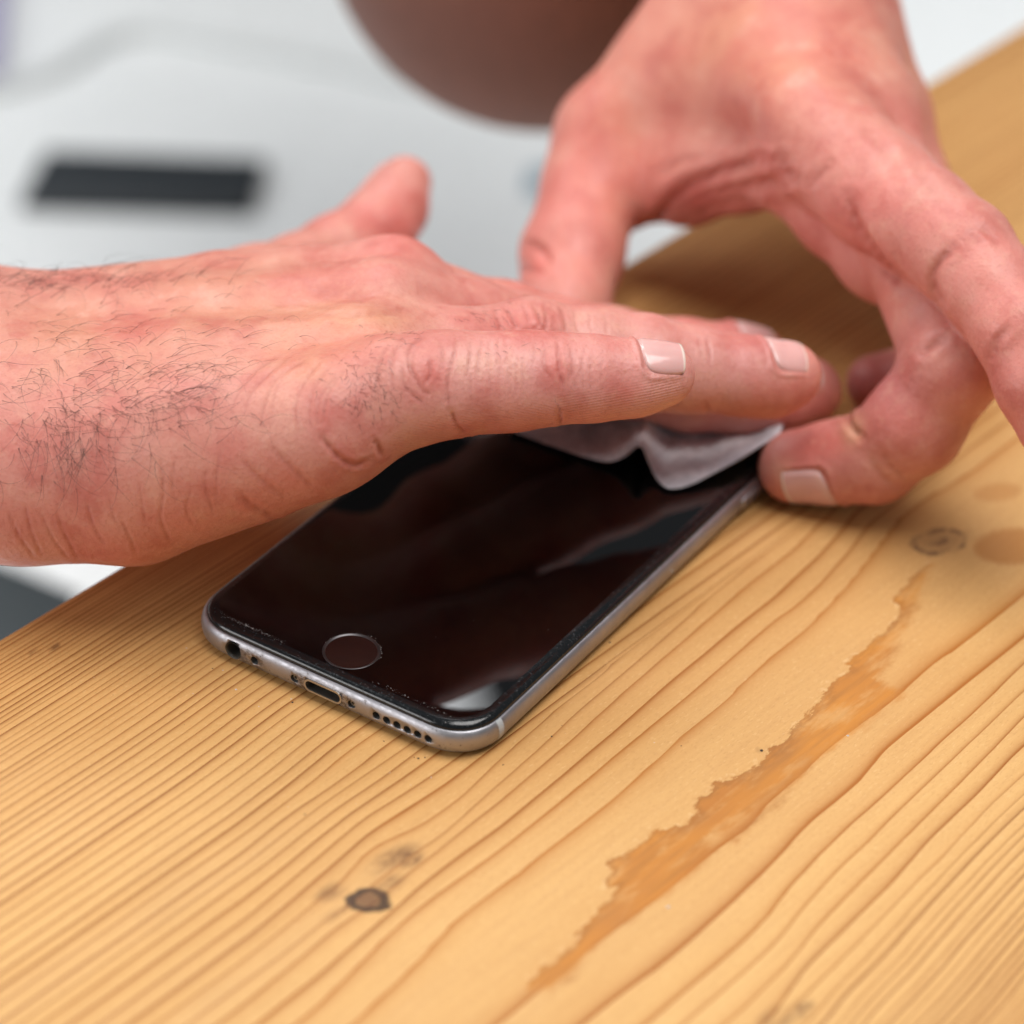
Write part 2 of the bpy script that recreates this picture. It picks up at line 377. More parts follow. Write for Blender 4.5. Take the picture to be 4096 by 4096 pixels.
def build_table():
    L0, L1, W1, st = -190.0, 560.0, 330.0, 1.0
    ls = np.arange(L0, L1 + st, st); ws = np.concatenate([[0, .4, .9, 1.5], np.arange(2.2, W1, st)])
    Lg, Wg = np.meshgrid(ls, ws, indexing='ij')
    # ring index
    gw = []
    for g in GUIDES:
        g = np.array(sorted(g)); l, w = g[:, 0], g[:, 1]
        f = np.interp(ls, l, w)
        k = np.exp(-0.5*(np.arange(-6, 7)/2.2)**2); k /= k.sum()
        f = np.convolve(np.pad(f, 6, mode='edge'), k, 'valid')
        # run out parallel to the neighbours beyond the traced length, drifting slowly back
        gw.append(f)
    gw = np.array(gw)
    left_w = np.array([0, 1.0, 2.1, 3.1, 4.4, 5.3, 6.2, 7.4, 8.5, 9.3, 10.6, 11.7, 12.6, 13.9, 15.6, 16.7, 17.8, 19.1, 20.1, 21.5, 23.2, 24.5, 25.6, 27.0, 29.2,
                       30.6, 31.8, 33.6, 35.0, 36.8, 39.4, 41.1, 42.9, 45.3, 47.0, 49.4, 52.0, 54.1, 56.4, 59.1, 61.2, 64.0, 66.6, 69.0])
    base = gw[0]
    lw_ = np.array([left_w*(b/71.8) for b in base]).T          # lines left of the first guide, scaled to it
    right = []; last = gw[-1].copy(); s = 2.1
    while len(right) < 90:
        s = max(.95, s*.97); last = last + s*(1 + .25*math.sin(len(right)*2.1)); right.append(last.copy())
    # heart line between guide N_LEFT-1 and N_LEFT
    A, R = gw[N_LEFT-1], gw[N_LEFT]
    allg = np.concatenate([lw_, gw[:N_LEFT], gw[N_LEFT:], np.array(right)], 0)
    allg = np.maximum.accumulate(allg + np.arange(len(allg))[:, None]*1e-3, 0)
    heart_idx = len(lw_) + N_LEFT - 1
    ring = np.zeros_like(Lg); spac = np.zeros_like(Lg); idx = np.arange(len(allg), dtype=float)
    for i in range(len(ls)):
        ring[i] = np.interp(ws, allg[:, i], idx)
        j = np.clip(np.floor(ring[i]).astype(int), 0, len(allg) - 2); spac[i] = np.maximum(allg[j+1, i] - allg[j, i], .25)
    side = (ring > heart_idx + .5).astype(float)
    streak_poly = (c6((1260,620),(1160,690),(1060,820),(1010,880),(1060,930),(1000,1040),(950,1090),(830,1210),(680,1330),(710,1365),(600,1440),(535,1490),(560,1515),(470,1590),(400,1690),(330,1760),(250,1850),(160,1925))
      + c5((1860,40),(1740,150),(1650,200),(1500,230),(1480,290),(1390,340),(1380,450),(1290,540),(1090,560),(1000,640),(880,720),(770,800),(760,870),(740,960),(830,965),(700,1110),(580,1260),(500,1390),(420,1460),(380,1500),(320,1500),(270,1580),(210,1620),(190,1690),(260,1670),(360,1690),(400,1620),(480,1600),(540,1540),(580,1450),(680,1370),(850,1240),(1000,1130),(1200,980),(1400,810),(1480,720),(1450,610),(1560,600),(1660,655),(1740,550),(1800,500),(1850,430),(1932,400))
      + c7((60,450),(180,370),(240,290),(350,200),(540,0))
      + c6((650,1850),(780,1760),(850,1720),(1000,1600),(1080,1540),(1000,1500),(960,1490),(900,1430),(960,1330),(1000,1260),(1080,1100),(1120,1000),(1180,900),(1235,780),(1250,650)))
    streak = poly_sdf(Lg, Wg, streak_poly)
    ins = streak < 0; cnt = ins.sum(1); cw = np.where(cnt > 0, (Wg*ins).sum(1)/np.maximum(cnt, 1), np.nan)
    ok = ~np.isnan(cw); cw = np.interp(ls, ls[ok], cw[ok]); hw_ = np.interp(ls, ls[ok], np.maximum(cnt[ok]*.5, 1.2))
    kk = np.ones(9)/9; cw = np.convolve(np.pad(cw, 4, mode='edge'), kk, 'valid'); hw_ = np.convolve(np.pad(hw_, 4, mode='edge'), kk, 'valid')
    sside = np.clip((Wg - cw[:, None])/hw_[:, None]*.6 + .5, 0, 1)
    kc = c3((835,1055))[0]; ka = c3((955,1060))[0]
    def ell(c, a, b, ang):
        dl, dw = Lg - c[0], Wg - c[1]; ca, sa = math.cos(ang), math.sin(ang)
        x, y = (dl*ca + dw*sa)/a, (-dl*sa + dw*ca)/b; r = np.sqrt(x*x + y*y); return (r - 1)*min(a, b)
    kang = math.atan2(ka[1] - kc[1], ka[0] - kc[0])
    knot = ell(kc, 3.5, 2.7, kang)
    knot2 = ell(c6((1350,470))[0], 8.5, 5.6, .45)/5.6 + 1.0
    stain = np.zeros_like(Lg)
    for (cc, a, b, s) in ((c3((1010,760))[0], 7.0, 2.8, .75), (c3((1120,770))[0], 3.4, 2.4, 1.0), (c3((960,950))[0], 5.0, 2.4, .7), (c3((620,1145))[0], 4.5, 1.0, .8),
                          (c7((370,1830))[0], 3.2, 2.6, .85), (c7((200,1890))[0], 5.5, 3.0, .8), (c5((1838,2))[0], .9, .7, 1.0), (c3((560,1000))[0], 4.0, 2.2, .7), (c3((820,855))[0], 1.0, .9, .7), (lw(215, 2590), 2.2, .45, .9), (lw(120, 2610), 1.5, .4, .9)):
        stain = np.maximum(stain, s*np.clip(-ell(cc, a, b, .15)/min(a, b)*1.6, 0, 1))
    blot = np.zeros_like(Lg)
    for (cc, a, b, s) in ((c6((1850,500))[0], 9.0, 6.3, .75), (c6((1740,120))[0], 6.0, 3.4, .5)):
        blot = np.maximum(blot, s*np.clip(-ell(cc, a, b, .5)/.7, 0, 1))
    X = (Lg[..., None]*GE + (Wg - W0)[..., None]*GN).reshape(-1, 3)
    X[:, 2] = np.where(Wg.ravel() < 1.5, -((1.5 - Wg.ravel())**2)/1.5*.9, 0)
    nl, nw = Lg.shape; I = np.arange(nl*nw).reshape(nl, nw)
    F = np.stack([I[:-1, :-1], I[1:, :-1], I[1:, 1:], I[:-1, 1:]], -1).reshape(-1, 4)[:, ::-1]
    root = bpy.data.objects.new("wooden_table", None); col.objects.link(root)
    tag(root, "honey coloured pine table top with bold growth rings under the phone", "table")
    o = mesh_obj("table_top", X, F, MAT['wood'], root)
    for nm, a in (('ring', ring), ('spacing', spac), ('side', side), ('streak', streak), ('sside', sside), ('knot', knot), ('knot2', knot2), ('stain', stain), ('blot', blot)):
        at = o.data.attributes.new(nm, 'FLOAT', 'POINT'); at.data.foreach_set('value', a.astype(np.float32).ravel())
    # the body of the board under the top sheet
    bm = bmesh.new()
    c = [(L0, .2), (L1, .2), (L1, W1 - 2), (L0, W1 - 2)]
    vs = []
    for z in (-1.2, -28.0):
        vs.append([bm.verts.new(tuple(l*GE + (w - W0)*GN + np.array([0, 0, z]))) for l, w in c])
    bm.faces.new(vs[1]); bm.faces.new(vs[0][::-1])
    for i in range(4): bm.faces.new((vs[0][i], vs[0][(i+1) % 4], vs[1][(i+1) % 4], vs[1][i]))
    bmesh.ops.recalc_face_normals(bm, faces=bm.faces)
    mb = plain("pine_board_side", (0.55, 0.33, 0.14), .55)
    bm_obj("board_body", bm, mb, root)
build_table()

# ------------------------------------------------------------------ the phone
PW, PL, PR = 67.1, 138.3, 11.0
def outline(inset, n=14):
    """rounded rectangle, counter clockwise, with soft (superelliptic) corners"""
    hx, r = PW/2 - inset, max(PR - inset, 1.0); pts = []
    y0, y1 = inset, PL - inset
    for cx, cy, a0 in ((hx - r, y0 + r, -90), (hx - r, y1 - r, 0), (-hx + r, y1 - r, 90), (-hx + r, y0 + r, 180)):
        for i in range(n + 1):
            a = math.radians(a0 + 90*i/n); c, s = math.cos(a), math.sin(a); e = 2/2.25
            pts.append((cx + r*math.copysign(abs(c)**e, c), cy + r*math.copysign(abs(s)**e, s)))
    # long straight runs get extra points
    out = []
    for (a, b) in zip(pts, pts[1:] + pts[:1]):
        out.append(a); d = math.dist(a, b)
        if d > 6:
            k = int(d/3)
            out += [(a[0] + (b[0]-a[0])*i/k, a[1] + (b[1]-a[1])*i/k) for i in range(1, k)]
    return out
def loft(profile, cap0, cap1):
    bm = bmesh.new(); rings = []
    for ins, z in profile:
        rings.append([bm.verts.new((x, y, z)) for x, y in outline(ins)])
    for a, b in zip(rings, rings[1:]):
        n = len(a)
        for i in range(n): bm.faces.new((a[i], a[(i+1) % n], b[(i+1) % n], b[i]))
    if cap0: bm.faces.new(rings[0][::-1])
    if cap1: bm.faces.new(rings[-1])
    return bm
BODY = [(3.4, .05), (2.3, .18), (1.4, .55), (.75, 1.1), (.3, 1.8), (.06, 2.7), (0, 3.4), (.05, 4.1), (.22, 4.75), (.5, 5.3), (.82, 5.68), (1.0, 5.78)]
def build_phone():
    root = bpy.data.objects.new("smartphone", None); col.objects.link(root)
    tag(root, "black and grey smartphone lying screen up on the wooden table", "phone")
    body = bm_obj("body", loft(BODY + [(1.3, 5.6), (2.2, 5.4)], True, True), MAT['alu'], root, True)
    # openings along the bottom edge are cut as real holes
    cut = bmesh.new()
    def cyl(x, z, r, depth, n=24):
        bmesh.ops.create_cone(cut, cap_ends=True, segments=n, radius1=r, radius2=r, depth=depth*2,
                              matrix=Matrix.Translation((x, 0, z)) @ Matrix.Rotation(math.pi/2, 4, 'X'))
    ZB = 3.35
    cyl(-20.9, ZB, 1.85, 6.0); cyl(-15.85, ZB, .85, 2.0)
    for s in (-1, 1): cyl(s*6.54, ZB, .85, 1.1)
    sp = [12.16 + 2.315*i for i in range(6)]
    for x in sp: cyl(x, ZB, .83, 2.2)
    def slot(b, hw, hr, y0, y1, z, n=10):
        ring = []
        for cx, a0 in ((hw - hr, -90), (-hw + hr, 90)):
            for i in range(n + 1):
                a = math.radians(a0 + 180*i/n); ring.append((cx + hr*math.cos(a), z + hr*math.sin(a)))
        A = [b.verts.new((x, y0, zz)) for x, zz in ring]; B = [b.verts.new((x, y1, zz)) for x, zz in ring]; m = len(ring)
        fs = [b.faces.new((A[i], A[(i+1) % m], B[(i+1) % m], B[i])) for i in range(m)]
        return A, B, fs
    A, B, fs = slot(cut, 4.3, 1.38, -2, 6.0, ZB); cut.faces.new(A[::-1]); cut.faces.new(B)
    bmesh.ops.recalc_face_normals(cut, faces=cut.faces)
    co_ = bm_obj("cutter", cut, MAT['dark'])
    md = body.modifiers.new("holes", 'BOOLEAN'); md.object = co_; md.operation = 'DIFFERENCE'; md.solver = 'EXACT'
    try: md.material_mode = 'TRANSFER'
    except Exception: pass
    dg = bpy.context.evaluated_depsgraph_get(); me = bpy.data.meshes.new_from_object(body.evaluated_get(dg), depsgraph=dg)
    body.modifiers.clear(); body.data = me
    bpy.data.objects.remove(co_)
    for p in me.polygons: p.use_smooth = p.area < 6e-5 or p.material_index == 0
    # charging port liner
    b = bmesh.new(); A1, B1, _ = slot(b, 4.34, 1.42, -.04, 5.5, ZB); A2, B2, _ = slot(b, 3.95, 1.03, -.04, 5.5, ZB)
    m = len(A1)
    for i in range(m): b.faces.new((A1[i], A2[i], A2[(i+1) % m], A1[(i+1) % m]))
    bmesh.ops.recalc_face_normals(b, faces=b.faces)
    bm_obj("charging_port", b, MAT['port'], root)
    # screws
    for s in (-1, 1):
        b = bmesh.new()
        bmesh.ops.create_cone(b, cap_ends=True, segments=20, radius1=.70, radius2=.62, depth=.4, matrix=Matrix.Translation((s*6.54, .75, ZB)) @ Matrix.Rotation(math.pi/2, 4, 'X'))
        sc = bm_obj("screw", b, MAT['port'], root)
        b = bmesh.new()
        for k in range(5):
            a = k*2*math.pi/5
            bmesh.ops.create_cone(b, cap_ends=True, segments=8, radius1=.13, radius2=.13, depth=.1, matrix=Matrix.Translation((s*6.54 + .2*math.cos(a), .53, ZB + .2*math.sin(a))) @ Matrix.Rotation(math.pi/2, 4, 'X'))
        bm_obj("screw_recess", b, MAT['dark'], sc)
    # headphone jack lining
    b = bmesh.new()
    prev = None
    for r, y in ((1.84, .05), (1.62, .25), (1.55, .8), (1.5, 5.6)):
        cur = [b.verts.new((-20.9 + r*math.cos(t*math.pi/12), y, ZB + r*math.sin(t*math.pi/12))) for t in range(24)]
        if prev:
            for i in range(24): b.faces.new((prev[i], prev[(i+1) % 24], cur[(i+1) % 24], cur[i]))
        prev = cur
    bm_obj("headphone_jack", b, plain("jack_plastic", (0.06, 0.055, 0.045), .5), root, True)
    # glass: rounded rim and flat pane
    GL = [(1.25, 5.45), (1.18, 5.75), (1.22, 6.05), (1.4, 6.4), (1.75, 6.72), (2.25, 6.93), (2.9, 7.04), (3.5, 7.08)]
    bm_obj("glass_rim", loft(GL, False, False), MAT['bezel'], root, True)
    # pane with a round opening for the home button
    HY, HR = 9.12, 5.5
    bm = bmesh.new(); o_ = [bm.verts.new((x, y, 7.085)) for x, y in outline(3.45)]
    h_ = [bm.verts.new((HR*math.cos(-a*2*math.pi/64), HY + HR*math.sin(-a*2*math.pi/64), 7.085)) for a in range(64)]
    for r in (o_, h_):
        for i in range(len(r)): bm.edges.new((r[i], r[(i+1) % len(r)]))
    bmesh.ops.triangle_fill(bm, use_beauty=True, edges=bm.edges[:])
    for f in bm.faces:
        if f.normal.z < 0: f.normal_flip()
    bm_obj("screen_glass", bm, MAT['glass'], root)
    bm = bmesh.new(); prev = None; hb = None
    for r, z in ((5.5, 7.085), (5.46, 7.13), (5.36, 7.14), (5.2, 7.08), (5.12, 6.98), (4.85, 6.93)):
        cur = [bm.verts.new((r*math.cos(t*math.pi/32), HY + r*math.sin(t*math.pi/32), z)) for t in range(64)]
        if prev:
            for i in range(64): bm.faces.new((prev[i], prev[(i+1) % 64], cur[(i+1) % 64], cur[i]))
        prev = cur
    bm2 = bmesh.new(); prev = None
    for r, z in ((4.9, 6.94), (4.6, 6.92), (3.5, 6.80), (2.2, 6.70), (1.0, 6.65)):
        cur = [bm2.verts.new((r*math.cos(t*math.pi/32), HY + r*math.sin(t*math.pi/32), z)) for t in range(64)]
        if prev:
            for i in range(64): bm2.faces.new((prev[i], prev[(i+1) % 64], cur[(i+1) % 64], cur[i]))
        prev = cur
    bm2.faces.new(prev)
    hb = bm_obj("home_button", bm2, MAT['button'], root, True)
    bm_obj("button_ring", bm, MAT['ring'], hb, True)
    # antenna band across the right side and power button, sim tray pin hole
    def side_strip(name, y0, y1, mat, prof, off, n=6):
        vs, fs = [], []
        for i in range(n + 1):
            y = y0 + (y1 - y0)*i/n
            for ins, z in prof:
                o = np.array(outline(ins - off)); o = o[(o[:, 0] > 0)]
                o = o[np.argsort(o[:, 1])]; sel = o[(o[:, 1] < PL*.5)]
                vs.append((np.interp(y, sel[:, 1], sel[:, 0]) if y < sel[:, 1].max() else PW/2 - ins + off, y, z))
        m = len(prof)
        for i in range(n):
            for j in range(m - 1): fs.append((i*m + j, (i+1)*m + j, (i+1)*m + j + 1, i*m + j + 1))
        return mesh_obj(name, vs, fs, mat, root)
    side_strip("antenna_band", 8.9, 10.4, MAT['band'], BODY[1:], .035)
    bm = bmesh.new(); bmesh.ops.create_cube(bm, size=1, matrix=Matrix.Translation((33.45, 103.3, 3.55)) @ Matrix.Diagonal((1.1, 10.6, 2.3, 1)))
    bmesh.ops.bevel(bm, geom=bm.edges[:], offset=.45, segments=4, profile=.5, affect='EDGES')
    bm_obj("power_button", bm, MAT['alu'], root, True)
    bm = bmesh.new(); bmesh.ops.create_uvsphere(bm, u_segments=12, v_segments=8, radius=.38, matrix=Matrix.Translation((33.45, 70.4, 3.3)))
    bm_obj("sim_tray_pin", bm, MAT['port'], root, True)
    # chips and scratches of the glass near its edge
    vs, fs = [], []
    def flake(x, y, z, s):
        k = len(vs); n = random.randint(3, 5); a0 = random.random()*6.28
        for i in range(n):
            a = a0 + i*6.283/n; r = s*random.uniform(.5, 1.1); vs.append((x + r*math.cos(a), y + r*math.sin(a)*.7, z))
        vs.append((x, y, z + s*.35)); fs.extend([(k+i, k+(i+1) % n, k+n) for i in range(n)])
    for i in range(150):
        x = random.triangular(-28, -9, -20); flake(x, 3.9 + .25*random.gauss(0, 1) + max(0, (-26 - x))*.6, 7.09, random.uniform(.03, .11))
    for i in range(45):
        x = random.uniform(8, 26); flake(x, 4.2 + .2*random.gauss(0, 1), 7.09, random.uniform(.03, .12))
    for i in range(40):
        a = random.uniform(.1, 3.3); rr = 5.5 + abs(random.gauss(0, .22)); flake(rr*math.cos(a), 9.12 + rr*math.sin(a), 7.1, random.uniform(.03, .1))
    for i in range(14): flake(random.uniform(-25, 28), random.uniform(14, 70), 7.09, random.uniform(.04, .09))
    for x, y, z, s in ((26.0, 2.15, 6.93, .16), (22.3, 2.0, 6.92, .09), (28.5, 3.4, 6.93, .08), (-28.9, 3.2, 6.93, .1)): flake(x, y, z, s)
    tag(mesh_obj("glass_chips", vs, fs, MAT['fleck'], root, False), kind="stuff")
build_phone()

# ------------------------------------------------------------------ hands: blended limbs -> one continuous skin
def rcone(p, a, b, ra, rb):
    ba = b - a; l2 = ba @ ba; rr = ra - rb; a2 = l2 - rr*rr; il2 = 1/l2
    pa = p - a; y = pa @ ba; z = y - l2
    w = pa*l2 - y[:, None]*ba; x2 = np.einsum('ij,ij->i', w, w); y2 = y*y*l2; z2 = z*z*l2
    k = np.sign(rr)*rr*rr*x2
    d1 = np.sqrt(x2 + z2)*il2 - rb; d2 = np.sqrt(x2 + y2)*il2 - ra
    d3 = (np.sqrt(np.maximum(x2*a2*il2, 0)) + y*rr)*il2 - ra
    return np.where(np.sign(z)*a2*z2 > k, d1, np.where(np.sign(y)*a2*y2 < k, d2, d3))
def smin(a, b, k):
    h = np.maximum(k - np.abs(a - b), 0)/k
    return np.minimum(a, b) - h*h*k*.25
class Limb:
    """chain of stations (world mm, radius mm) blended along itself"""
    def __init__(self, st, k=2.5):
        self.p = [np.array(s[0]) for s in st]; self.r = [s[1] for s in st]; self.k = k
        q = np.array(self.p); self.box = (q.min(0) - max(self.r) - 16, q.max(0) + max(self.r) + 16)
    def __call__(self, x):
        d = None
        for i in range(len(self.p) - 1):
            c = rcone(x, self.p[i], self.p[i+1], self.r[i], self.r[i+1])
            d = c if d is None else smin(d, c, self.k)
        return d
def limb(st, k=2.5): return Limb([(P(u, v, d), rmm(r, d)) for u, v, d, r in st], k)

def surface_nets(f, lo, hi, h):
    n = np.ceil((hi - lo)/h).astype(int) + 1
    ax = [lo[i] + h*np.arange(n[i]) for i in range(3)]
    # coarse pass decides where the fine pass is needed
    C = 4; nc = (n + C - 1)//C + 1
    cax = [lo[i] + h*C*np.arange(nc[i]) for i in range(3)]
    G = np.stack(np.meshgrid(*cax, indexing='ij'), -1).reshape(-1, 3); cd = f(G).reshape(nc)
    V = np.repeat(np.repeat(np.repeat(cd, C, 0), C, 1), C, 2)[:n[0], :n[1], :n[2]].copy()
    near = np.abs(V) < h*C*2.2
    ii = np.argwhere(near); X = np.stack([ax[0][ii[:, 0]], ax[1][ii[:, 1]], ax[2][ii[:, 2]]], 1)
    out = np.empty(len(X))
    for s in range(0, len(X), 400000): out[s:s+400000] = f(X[s:s+400000])
    V[near] = out
    S = V < 0
    cells = np.zeros(n - 1, bool); cnt = np.zeros(n - 1, int)
    for dx in (0, 1):
        for dy in (0, 1):
            for dz in (0, 1): cnt += S[dx:n[0]-1+dx, dy:n[1]-1+dy, dz:n[2]-1+dz]
    cells = (cnt > 0) & (cnt < 8)
    ci = np.argwhere(cells); idx = -np.ones(n - 1, int); idx[cells] = np.arange(len(ci))
    acc = np.zeros((len(ci), 3)); num = np.zeros(len(ci))
    cor = [(a, b, c) for a in (0, 1) for b in (0, 1) for c in (0, 1)]
    for a in cor:
        for b in cor:
            if sum(abs(np.array(a) - b)) == 1 and a < b:
                va = V[ci[:, 0]+a[0], ci[:, 1]+a[1], ci[:, 2]+a[2]]; vb = V[ci[:, 0]+b[0], ci[:, 1]+b[1], ci[:, 2]+b[2]]
                cr = (va < 0) != (vb < 0); t = np.where(cr, va/(va - vb + 1e-12), 0)
                pt = np.array(a)[None] + t[:, None]*(np.array(b) - np.array(a))[None]
                acc += np.where(cr[:, None], pt, 0); num += cr
    verts = lo + h*(ci + acc/num[:, None])
    faces = []
    for axis in range(3):
        u, w = [(1, 2), (2, 0), (0, 1)][axis]
        a = [slice(None)]*3; b = [slice(None)]*3; a[axis] = slice(0, -1); b[axis] = slice(1, None)
        e = S[tuple(a)] != S[tuple(b)]; q = np.argwhere(e); ok = (q[:, u] > 0) & (q[:, w] > 0) & (q[:, u] < n[u]-1) & (q[:, w] < n[w]-1); q = q[ok]
        ins = S[tuple(a)][tuple(q.T)]
        def at(du, dw):
            r = q.copy(); r[:, u] += du; r[:, w] += dw; return idx[tuple(r.T)]
        f4 = np.stack([at(-1, -1), at(0, -1), at(0, 0), at(-1, 0)], 1)
        f4[~ins] = f4[~ins][:, ::-1]; faces.append(f4)
    F = np.concatenate(faces); F = F[(F >= 0).all(1)]
    return verts, F
def grad(f, X, e=.05):
    g = np.zeros_like(X)
    for k in ((1, -1, -1), (-1, -1, 1), (-1, 1, -1), (1, 1, 1)):
        k = np.array(k, float); g += f(X + k*e)[:, None]*k
    return g/(4*e)
def project(f, X, it=3):
    for _ in range(it):
        d = f(X); g = grad(f, X); X = X - g*(d/np.maximum((g*g).sum(1), .2))[:, None]
    return X
def subdivide(V, F):
    E = np.sort(np.concatenate([F[:, [0, 1]], F[:, [1, 2]], F[:, [2, 3]], F[:, [3, 0]]]), 1)
    key = E[:, 0].astype(np.int64)*len(V) + E[:, 1]; uk, inv = np.unique(key, return_inverse=True)
    ea, eb = uk//len(V), uk % len(V); nV, nF = len(V), len(F)
    EV = (V[ea] + V[eb])/2; FV = V[F].mean(1); e = inv.reshape(4, nF) + nV; c = nV + len(EV) + np.arange(nF)
    F2 = np.concatenate([np.stack([F[:, i], e[i], c, e[(i+3) % 4]], 1) for i in range(4)])
    return np.concatenate([V, EV, FV]), F2
def visible(V, N, tol=5.0, cell=6):
    b = bearing(V); face = ((CAM_C - V)*N).sum(1) > 0
    iu = np.floor(b[:, 0]/cell).astype(int); iv = np.floor(b[:, 1]/cell).astype(int)
    iu -= iu.min(); iv -= iv.min(); k = iu*(iv.max() + 1) + iv
    mn = np.full(k.max() + 1, 1e9); np.minimum.at(mn, k, np.where(face, b[:, 2], 1e9))
    return b, face & (b[:, 2] < mn[k] + tol)
def dist_polyline(b, pts):
    d = np.full(len(b), 1e9); pts = np.asarray(pts, float)
    for a, c in zip(pts, pts[1:]):
        e = c - a; t = np.clip(((b[:, :2] - a) @ e)/(e @ e + 1e-9), 0, 1); q = b[:, :2] - a - t[:, None]*e
        d = np.minimum(d, np.sqrt((q*q).sum(1)))
    return d
def smooth_poly(pts, n=6):
    pts = np.asarray(pts, float)
    if len(pts) < 3: return pts
    q = np.concatenate([[2*pts[0]-pts[1]], pts, [2*pts[-1]-pts[-2]]]); out = []
    for i in range(1, len(q) - 2):
        for t in np.linspace(0, 1, n, endpoint=False):
            a, b, c, d = q[i-1], q[i], q[i+1], q[i+2]
            out.append(.5*((2*b) + (-a + c)*t + (2*a - 5*b + 4*c - d)*t*t + (-a + 3*b - 3*c + d)*t**3))
    out.append(pts[-1]); return np.array(out)

def build_hand(name, label, palm, fingers, kp, kf, creases, blush_shade, base, lumps=(), h=1.1, sub=1, pads=(), kpalm=11.0):
    """palm: limbs blended widely; fingers: dict of limbs; creases: (polyline, width mm, depth mm, redness)"""
    def f(X):
        d = None
        for l, k in palm: c = l(X); d = c if d is None else smin(d, c, k)
        pm = d; tot = pm.copy()
        for l in fingers.values():
            lo, hi = l.box; m = ((X > lo) & (X < hi)).all(1)
            if m.any():
                q = pm[m]; fi = smin(q, l(X[m]), kf); t0 = tot[m]
                w = np.clip((q - np.maximum(t0, fi))/1.5, 0, 1); hh = np.maximum(kp - np.abs(t0 - fi), 0)/kp
                tot[m] = np.minimum(t0, fi) - hh*hh*kp*.25*w
        return tot
    pts = np.concatenate([np.array(l.p) for l, _ in palm] + [np.array(l.p) for l in fingers.values()])
    rad = max(max(l.r) for l in [q for q, _ in palm] + list(fingers.values()))
    V, F = surface_nets(f, pts.min(0) - rad - 4, pts.max(0) + rad + 4, h)
    V = project(f, V, 1)
    for _ in range(sub): V, F = subdivide(V, F)
    V = project(f, V, 1)
    print("HAND", name, len(V), flush=True)
    N = grad(f, V); N /= np.linalg.norm(N, axis=1)[:, None] + 1e-9
    b, vis = visible(V, N)
    cre = np.zeros(len(V)); disp = np.zeros(len(V))
    pmm = b[:, 2]/(CAM_F*1932/4096)       # mm per sheet unit at the vertex
    for pl, w, dep, red in creases:
        pl = smooth_poly(pl); lo, hi = pl.min(0) - 30, pl.max(0) + 30
        m = vis & (b[:, 0] > lo[0]) & (b[:, 0] < hi[0]) & (b[:, 1] > lo[1]) & (b[:, 1] < hi[1])
        if not m.any(): continue
        dd = dist_polyline(b[m], pl)*pmm[m]
        # fade out towards the ends
        e0 = np.hypot(*(b[m][:, :2] - pl[0]).T); e1 = np.hypot(*(b[m][:, :2] - pl[-1]).T)
        ln_ = np.hypot(*np.diff(pl, axis=0).T).sum(); q_ = np.clip(np.minimum(e0, e1)/(.17*ln_ + 2) + .12, 0, 1)
        fade = (q_*q_*(3 - 2*q_))*(.82 + .18*np.sin(b[m][:, 0]*.21 + b[m][:, 1]*.17 + pl[0, 0]))
        g = np.exp(-(dd/w)**2)*fade
        disp[m] -= dep*.85*g; disp[m] += dep*.22*np.exp(-((dd - 2.2*w)/(1.1*w))**2)*fade
        cre[m] = np.maximum(cre[m], red*np.exp(-(dd/(w*1.05))**2)*fade)
    for (u, v, rad_, amp) in lumps:       # soft swellings and hollows
        m = vis; q = np.exp(-(((b[:, 0]-u)**2 + (b[:, 1]-v)**2)/rad_**2)); disp += np.where(m, amp*q, 0)
    tint = np.tile(np.array(base, float), (len(V), 1))
    for (u, v, ru, rv, c, s) in blush_shade:
        q = s*np.exp(-(((b[:, 0]-u)/ru)**2 + ((b[:, 1]-v)/rv)**2)); tint += q[:, None]*(np.array(c) - tint)
    X = V + N*disp[:, None]
    o = mesh_obj(name, X, F, MAT['skin'])
    ca = o.data.color_attributes.new('tint', 'FLOAT_COLOR', 'POINT')
    ca.data.foreach_set('color', np.concatenate([np.clip(tint, 0, 1), np.ones((len(V), 1))], 1).astype(np.float32).ravel())
    a = o.data.attributes.new('crease', 'FLOAT', 'POINT'); a.data.foreach_set('value', np.clip(cre, 0, 1).astype(np.float32))
    ridge = np.zeros(len(V)); pad = np.zeros(len(V))
    for (pl, off, wdt, dirv) in pads:      # ridged pads: band along a polyline
        m = vis; dd = dist_polyline(b, pl)*pmm; q = np.exp(-(dd/wdt)**2)
        ridge = np.where(q > pad, (b[:, 0]*dirv[0] + b[:, 1]*dirv[1])*pmm, ridge); pad = np.maximum(pad, np.where(m, q, 0))
    a = o.data.attributes.new('ridge', 'FLOAT', 'POINT'); a.data.foreach_set('value', ridge.astype(np.float32))
    a = o.data.attributes.new('pad', 'FLOAT', 'POINT'); a.data.foreach_set('value', pad.astype(np.float32))
    tag(o, label, "hand")
    return o, f, (V, N, b, vis)

